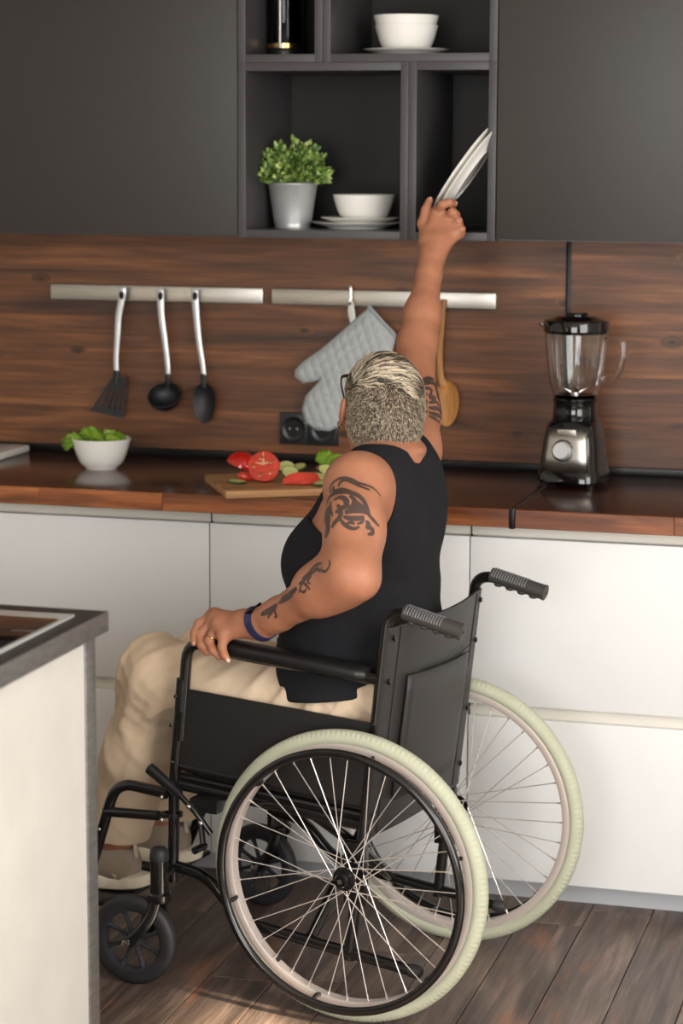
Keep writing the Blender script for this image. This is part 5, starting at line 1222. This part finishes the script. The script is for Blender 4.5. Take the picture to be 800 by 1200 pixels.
fo_ = [(9, [(382, 516), (384, 545), (362, 576), (340, 568), (345, 548)]), (13, [(345, 535), (310, 545), (275, 585), (240, 615)]), (15, [(320, 565), (285, 590), (250, 622), (222, 645)]), (10, [(240, 632), (262, 648), (282, 672)]), (9, [(228, 672), (248, 684), (262, 668)]),
       (11, [(335, 580), (318, 560), (300, 575)]), (20, [(214, 662), (182, 690), (152, 712), (130, 722)]), (15, [(190, 700), (150, 724), (118, 740)]), (20, [(112, 748), (70, 780), (26, 800)]), (10, [(112, 748), (98, 778), (106, 806), (96, 818)]), (9, [(94, 776), (74, 800), (62, 818)]),
       (9, [(262, 610), (240, 640), (222, 690)]), (8, [(290, 600), (270, 630), (285, 640)])]
strokes_on('shoulder_tattoo', 'tattoo', bo, bvh, [(w*2.0/4.444, c8(L)) for w, L in sh], 3, 0.0008)
strokes_on('forearm_tattoo', 'tattoo', bo, bvh, [(w*1.6/4.444, c8(L)) for w, L in fo_], 3, 0.0008)
def c2(L): return [(360+x/3.53, 220+y/3.53) for x, y in L]
ra_ = [(16, [(478, 800), (500, 790), (522, 792)]), (14, [(478, 815), (505, 806), (530, 815)]), (12, [(476, 835), (500, 830), (520, 842)]), (16, [(522, 800), (536, 840), (542, 880)]), (14, [(500, 855), (515, 870), (530, 865)]), (9, [(480, 860), (495, 850)]), (12, [(486, 880), (505, 890), (530, 885), (545, 905)]),
       (14, [(482, 900), (510, 912), (540, 915), (555, 940)]), (14, [(488, 925), (515, 935), (545, 945), (560, 970)]), (12, [(500, 945), (530, 958), (560, 985)]), (10, [(510, 840), (512, 860), (505, 875)]), (8, [(545, 880), (552, 915), (562, 960)])]
strokes_on('upper_arm_tattoo', 'tattoo', bo, bvh, [(w*1.55/3.53, c2(L)) for w, L in ra_], 3, 0.0008)

# ---- hair: cropped sides and back, longer streaked top
hx_, hz_ = [-0.2, -0.075, -0.045, -0.020, 0.004, 0.020, 0.045, 0.070, 0.2], [-0.072, -0.070, -0.066, -0.030, 0.012, 0.012, 0.036, 0.072, 0.2]
skull = Group(head[:2]+[Ell(hd(-0.045, 0, -0.050), (0.040, 0.052, 0.036), 0.03, HR)], 0.02)
def hair_fn(p):
    q = to_hd(p); line = np.interp(q[:, 0], hx_, hz_)+0.003*vnoise(p*90)
    return smax(skull(p)-0.0060+0.0012*vnoise(p*160), line-q[:, 2], 0.004)
HV, HF = sdf_mesh(hair_fn, HC-0.15, HC+0.15, 0.0032)
hair = link_mesh('hair', HV, HF, 'hair_base', pe, angle=180)
htree = BVHTree.FromPolygons([tuple(v) for v in HV], [tuple(int(i) for i in f) for f in HF])
e1_, e2_ = HV[HF[:, 1]]-HV[HF[:, 0]], HV[HF[:, 2]]-HV[HF[:, 0]]; HN = np.cross(e1_, e2_); HN /= np.linalg.norm(HN, axis=1)[:, None]+1e-12; HCn = HV[HF].mean(1)
whorl, _ = skin_hit(414, 452, htree); wq = to_hd(whorl)
qh = to_hd(HCn); ok = (qh[:, 2] > np.interp(qh[:, 0], hx_, hz_)+0.004)
idx = np.where(ok)[0]
# top zone: in front of and above a line through the whorl
topm = (qh[:, 0]*0.62+qh[:, 2]*0.78) > (wq[0]*0.62+wq[2]*0.78)-0.004+0-0.026*np.exp(-((qh[:, 1]+0.022)/0.034)**2)
SV, SF, SM = [], [], []
def strand(p, n, d, L, lift, w, mi, segs=3, wav=0.0):
    d = d-n*(d@n); d = d/(np.linalg.norm(d)+1e-9); s_ = np.cross(n, d); b = len(SV); 
    for i in range(segs+1):
        t = i/segs
        q = p+d*L*t
        hh = htree.find_nearest(Vector(q)); q = np.array(hh[0])+np.array(hh[1])*(0.0008+lift*math.sin(PI*min(1, t*0.9+0.1))) if segs > 1 else p+d*L*t+n*lift*t*L/0.006
        q = q+s_*wav*math.sin(5*t+p[0]*300)
        ww = w*(1-0.75*t) if segs == 1 else w*(0.35+0.65*math.sin(PI*(0.15+0.8*t)))
        SV.extend([q-s_*ww, q+n*ww*0.9, q+s_*ww])
    for i in range(segs):
        a = b+i*3
        SF.extend([(a, a+1, a+4, a+3), (a+1, a+2, a+5, a+4)]); SM.extend([mi, mi])
bz = rng.choice(idx, 22000)
for k in bz:
    p, n = HCn[k]+rng.normal(size=3)*0.0008, HN[k]
    if topm[k]: continue
    dn = -hu*0.9+rng.normal(size=3)*0.55
    strand(p, n, dn, rng.uniform(0.0035, 0.0065), 0.0035, rng.uniform(0.00025, 0.00045), int(rng.choice([0, 0, 1, 1, 2, 2, 2])), 1)
tz = rng.choice(idx[topm[idx]], 3200)
for k in tz:
    p, n = HCn[k], HN[k]; fl_ = p-whorl+hu*0.0; fl_ = fl_/(np.linalg.norm(fl_)+1e-9)
    az = math.atan2((p-whorl)@hl, (p-whorl)@hf); clump = vnoise(np.array([[az*26.0, np.linalg.norm(p-whorl)*20, 0.3]]))[0]
    dv = fl_*1.0+hf*0.10+rng.normal(size=3)*0.10
    strand(p, n, dv, rng.uniform(0.022, 0.045), rng.uniform(0.0008, 0.0038), rng.uniform(0.00035, 0.0007), int(rng.choice([0, 0, 0, 0, 1] if clump > 0.05 else [2, 2, 2, 2, 1])), 4, 0.0012)
so_ = link_mesh('hair_strands', np.array(SV), SF, parent=hair, mats=['hair_blond', 'hair_mid', 'hair_dark'], fmat=SM, angle=180); so_['kind'] = 'stuff'

# ---- face details, glasses, earring
for sd in (1, -1):
    m = MB(); m.ball(hd(0.0835, sd*0.031, 0.002), 0.0118, 16, 10); ey = m.build('eye', 'eye', pe)
    m = MB(); m.ball(hd(0.0915, sd*0.031, 0.002), 0.0052, 12, 8); m.build('iris', 'hair_dark', ey)
gl = MB()
for sd in (1, -1):
    gl.tube([hd(0.112-0.010*abs(math.cos(w))*0.5, sd*(0.031+0.023*math.cos(w)), 0.002+0.018*math.sin(w)) for w in np.linspace(0, 2*PI, 25)[:-1]], 0.0019, 8, closed=True)
    gl.tube(spline([hd(0.106, sd*0.053, 0.010), hd(0.096, sd*0.070, 0.012), hd(0.06, sd*0.080, 0.012), hd(0.012, sd*0.0865, 0.012), hd(-0.006, sd*0.086, 0.004), hd(-0.016, sd*0.084, -0.012)], 5), 0.0022, 8, flat=(1.5, 0.8))
gl.tube([hd(0.110, 0.010, 0.006), hd(0.114, 0, 0.008), hd(0.110, -0.010, 0.006)], 0.0018, 8)
go = gl.build('glasses', 'tortoise', pe)
for sd in (1, -1):
    m = MB(); m.add([hd(0.1105-0.005*abs(math.cos(w)), sd*(0.031+0.022*math.cos(w)), 0.002+0.017*math.sin(w)) for w in np.linspace(0, 2*PI, 25)[:-1]], [tuple(range(24))]); m.build('lens', 'lens', go)
eb = hd(-0.002, 0.092, -0.050)
m = MB(); m.tube([eb+hf*(0.0085*math.cos(w))+hu*(0.0085*math.sin(w)-0.004)+hl*0.001 for w in np.linspace(0, 2*PI, 25)[:-1]], 0.0011, 8, closed=True); m.build('hoop_earring', 'gold', pe)

# ---- watch, ring, nails
ad_ = unit(WL-EL); wc_ = lerp(EL, WL, 0.985); u1 = unit(np.cross(ad_, np.array([0, 0, 1.0]))); u2 = np.cross(u1, ad_)
u2 = u2 if u2[2] > 0 else -u2
V, F = [], []; n = 36
def contour(c_):
    q = BV-c_; sel = (np.abs(q@ad_) < 0.0045) & (np.linalg.norm(q, axis=1) < 0.06); q = q[sel]; c2_ = c_+u1*np.mean(q@u1)+u2*np.mean(q@u2); q = BV[sel.nonzero()[0]] if False else q+c_-c2_
    an = np.arctan2(q@u2, q@u1); rd_ = np.hypot(q@u1, q@u2); out = []
    for k in range(n):
        a = -PI+2*PI*k/n; dd = np.abs((an-a+PI) % (2*PI)-PI); w = dd < 0.3; out.append(rd_[w].max() if w.any() else rd_.max())
    out = np.array(out); out = (out+np.roll(out, 1)+np.roll(out, -1))/3
    return c2_, out
rings = [contour(wc_-ad_*0.008), contour(wc_+ad_*0.008)]
for ri, (side, off) in enumerate(((0, -0.001), (0, 0.0022), (1, 0.0022), (1, -0.001))):
    c2_, rr_ = rings[side]
    for k in range(n):
        a = -PI+2*PI*k/n; V.append(c2_+(rr_[k]+off)*(u1*math.cos(a)+u2*math.sin(a)))
wc_ = (rings[0][0]+rings[1][0])/2; wrad = float((rings[0][1].mean()+rings[1][1].mean())/2)
for ri in range(4):
    for k in range(n): F.append((ri*n+k, ri*n+(k+1) % n, ((ri+1) % 4)*n+(k+1) % n, ((ri+1) % 4)*n+k))
wt = link_mesh('fitness_band', np.array(V), F, 'watch_strap', pe)
sa = math.radians(112); dirw = u1*math.cos(sa)+u2*math.sin(sa); dirw = dirw if True else dirw
tw = unit(np.cross(ad_, dirw)); m = MB(); cS = wc_+dirw*(wrad+0.003)
V = []
for (a_, b_, c_, sc) in [(sx*0.0095, sy*0.019, sz, 1) for sz in (-0.004, 0.003) for sx, sy in ((-1, -1), (1, -1), (1, 1), (-1, 1))]: V.append(cS+ad_*a_+tw*b_*(0.9 if c_ > 0 else 1)+dirw*(c_-0.004*(abs(b_) > 0.01)))
m.add(V, [(3, 2, 1, 0), (4, 5, 6, 7), (0, 1, 5, 4), (1, 2, 6, 5), (2, 3, 7, 6), (3, 0, 4, 7)]); m.build('watch_display', 'watch_screen', wt, smooth=False)
rgc = lerp(lm[2], lc[2][0], 0.80); rd = unit(lc[2][0]-lm[2]); r1 = unit(np.cross(rd, np.array([0, 1.0, 0.2]))); r2 = np.cross(rd, r1)
m = MB(); m.tube([rgc+0.0100*(r1*math.cos(w)+r2*math.sin(w)) for w in np.linspace(0, 2*PI, 25)[:-1]], 0.0016, 8, closed=True); m.build('ring', 'gold', pe)
for ch in lc+rc+[lth[1:]]+[rth[1:]]:
    d_ = unit(ch[-1]-ch[-2]); h = bvh.find_nearest(Vector(ch[-1]+d_*0.004+(lp(250, 700, -0.5)-lp(250, 760, -0.2))*0.02)); nr = np.array(h[1]); sd_ = np.cross(nr, d_)
    m = MB(); pc_ = np.array(h[0]); sd_ = unit(sd_); dd_ = unit(np.cross(sd_, nr)); V = [pc_+nr*0.0005+sd_*(0.0034*math.cos(w))+dd_*(0.0042*math.sin(w))-nr*0.0010*abs(math.cos(w)) for w in np.linspace(0, 2*PI, 13)[:-1]]+[pc_+nr*0.0012]
    m.add(V, [(i, (i+1) % 12, 12) for i in range(12)]); m.build('fingernail', 'nail', bo)

# ---- shoes
def shoe(A, sd):
    bx, by, bz = A[0]-0.046, A[1], 0.1345
    T_ = np.array([bx, by, bz])
    def up_fn(p):
        q = p-T_
        d = Group([Cone((0.035, 0, 0.040), (0.20, sd*0.010, 0.030), 0.037, 0.036, 0.03), Ell((0.036, 0, 0.052), (0.042, 0.037, 0.044), 0.03), Cone((0.05, 0, 0.07), (0.15, sd*0.006, 0.045), 0.034, 0.034, 0.03), Ell((0.2, sd*0.012, 0.03), (0.055, 0.042, 0.032), 0.02)], 0.02)(q)
        d = smax(d, 0.012-q[:, 2], 0.004); rimz = 0.088+0.10*np.maximum(0, q[:, 0]-0.055)+0.012*np.exp(-((q[:, 0]-0.0)/0.02)**2)
        d = smax(d, q[:, 2]-rimz, 0.005)
        return smax(d, -np.maximum(np.linalg.norm((q-np.array([0.042, 0, 0.10]))*np.array([0.8, 1.0, 0.4]), axis=1)-0.030, -1), 0.004)
    V, F = sdf_mesh(up_fn, T_-np.array([0.05, 0.07, 0.02]), T_+np.array([0.30, 0.07, 0.13]), 0.0036)
    o = link_mesh('shoe', V, F, 'shoe', pe, angle=180)
    m = MB(); n = 120; V = []; F = []
    def outl(t, g):
        # sole outline
        a = 2*PI*t; x = 0.118+0.148*math.cos(a); w = 0.043+0.006*math.cos(a)-0.004*math.cos(2*a); y = w*math.sin(a)*(1/max(0.55, abs(math.sin(a))**0.35+0.0) if False else 1)
        y = w*math.copysign(abs(math.sin(a))**0.62, math.sin(a)); x = 0.118+0.150*math.copysign(abs(math.cos(a))**0.8, math.cos(a)); return np.array([x*1.0-0.002, y+sd*0.010*max(0, x)/0.25, 0])*1.0+np.array([0, 0, 0])
    lv = [(-0.0, 0.93), (0.004, 1.0), (0.016, 1.02), (0.026, 0.97), (0.030, 0.90)]
    for (z, sc) in lv:
        for k in range(n):
            P = outl(k/n, 0); c0 = np.array([0.118, 0, 0]); P = c0+(P-c0)*sc*(1+(0.030 if (k % 4 < 2 and 0.003 < z < 0.027) else 0)); lift = 0.010*max(0, (P[0]-0.2)/0.07)**2+0.006*max(0, (0.03-P[0])/0.06)**2
            V.append(T_+P+np.array([0, 0, z+lift]))
    for i in range(len(lv)-1):
        for k in range(n): F.append((i*n+k, i*n+(k+1) % n, (i+1)*n+(k+1) % n, (i+1)*n+k))
    F.append(tuple(range(n-1, -1, -1))); F.append(tuple((len(lv)-1)*n+k for k in range(n)))
    link_mesh('sole', np.array(V), F, 'sole', o, angle=35)
    m = MB(); m.tube(spline([T_+np.array(q) for q in ((-0.003, 0.0, 0.03), (-0.006, 0.0, 0.06), (-0.003, 0.0, 0.090), (-0.006, 0, 0.098))], 4), 0.0075, 8, flat=(0.35, 1.0)); m.build('heel_tab', 'shoe_trim', o)
    for ys in (1, -1):
        m = MB(); m.tube(spline([T_+np.array(q) for q in ((0.02, ys*0.0415, 0.03), (0.055, ys*0.0405, 0.058), (0.09, ys*0.0385, 0.062), (0.12, ys*0.039, 0.040))], 5), 0.0022, 6); m.build('side_stripe', 'shoe_trim', o)
    for k in range(5):
        x = 0.105+0.018*k; z = 0.098-0.0085*k; m = MB(); m.tube(spline([T_+np.array(q) for q in ((x, -0.026, z-0.014), (x+0.004, 0, z-0.001), (x, 0.026, z-0.014))], 5), 0.0024, 6); m.build('lace', 'shoe_trim', o)
    return o
shoe(AL, 1); shoe(AR, -1)
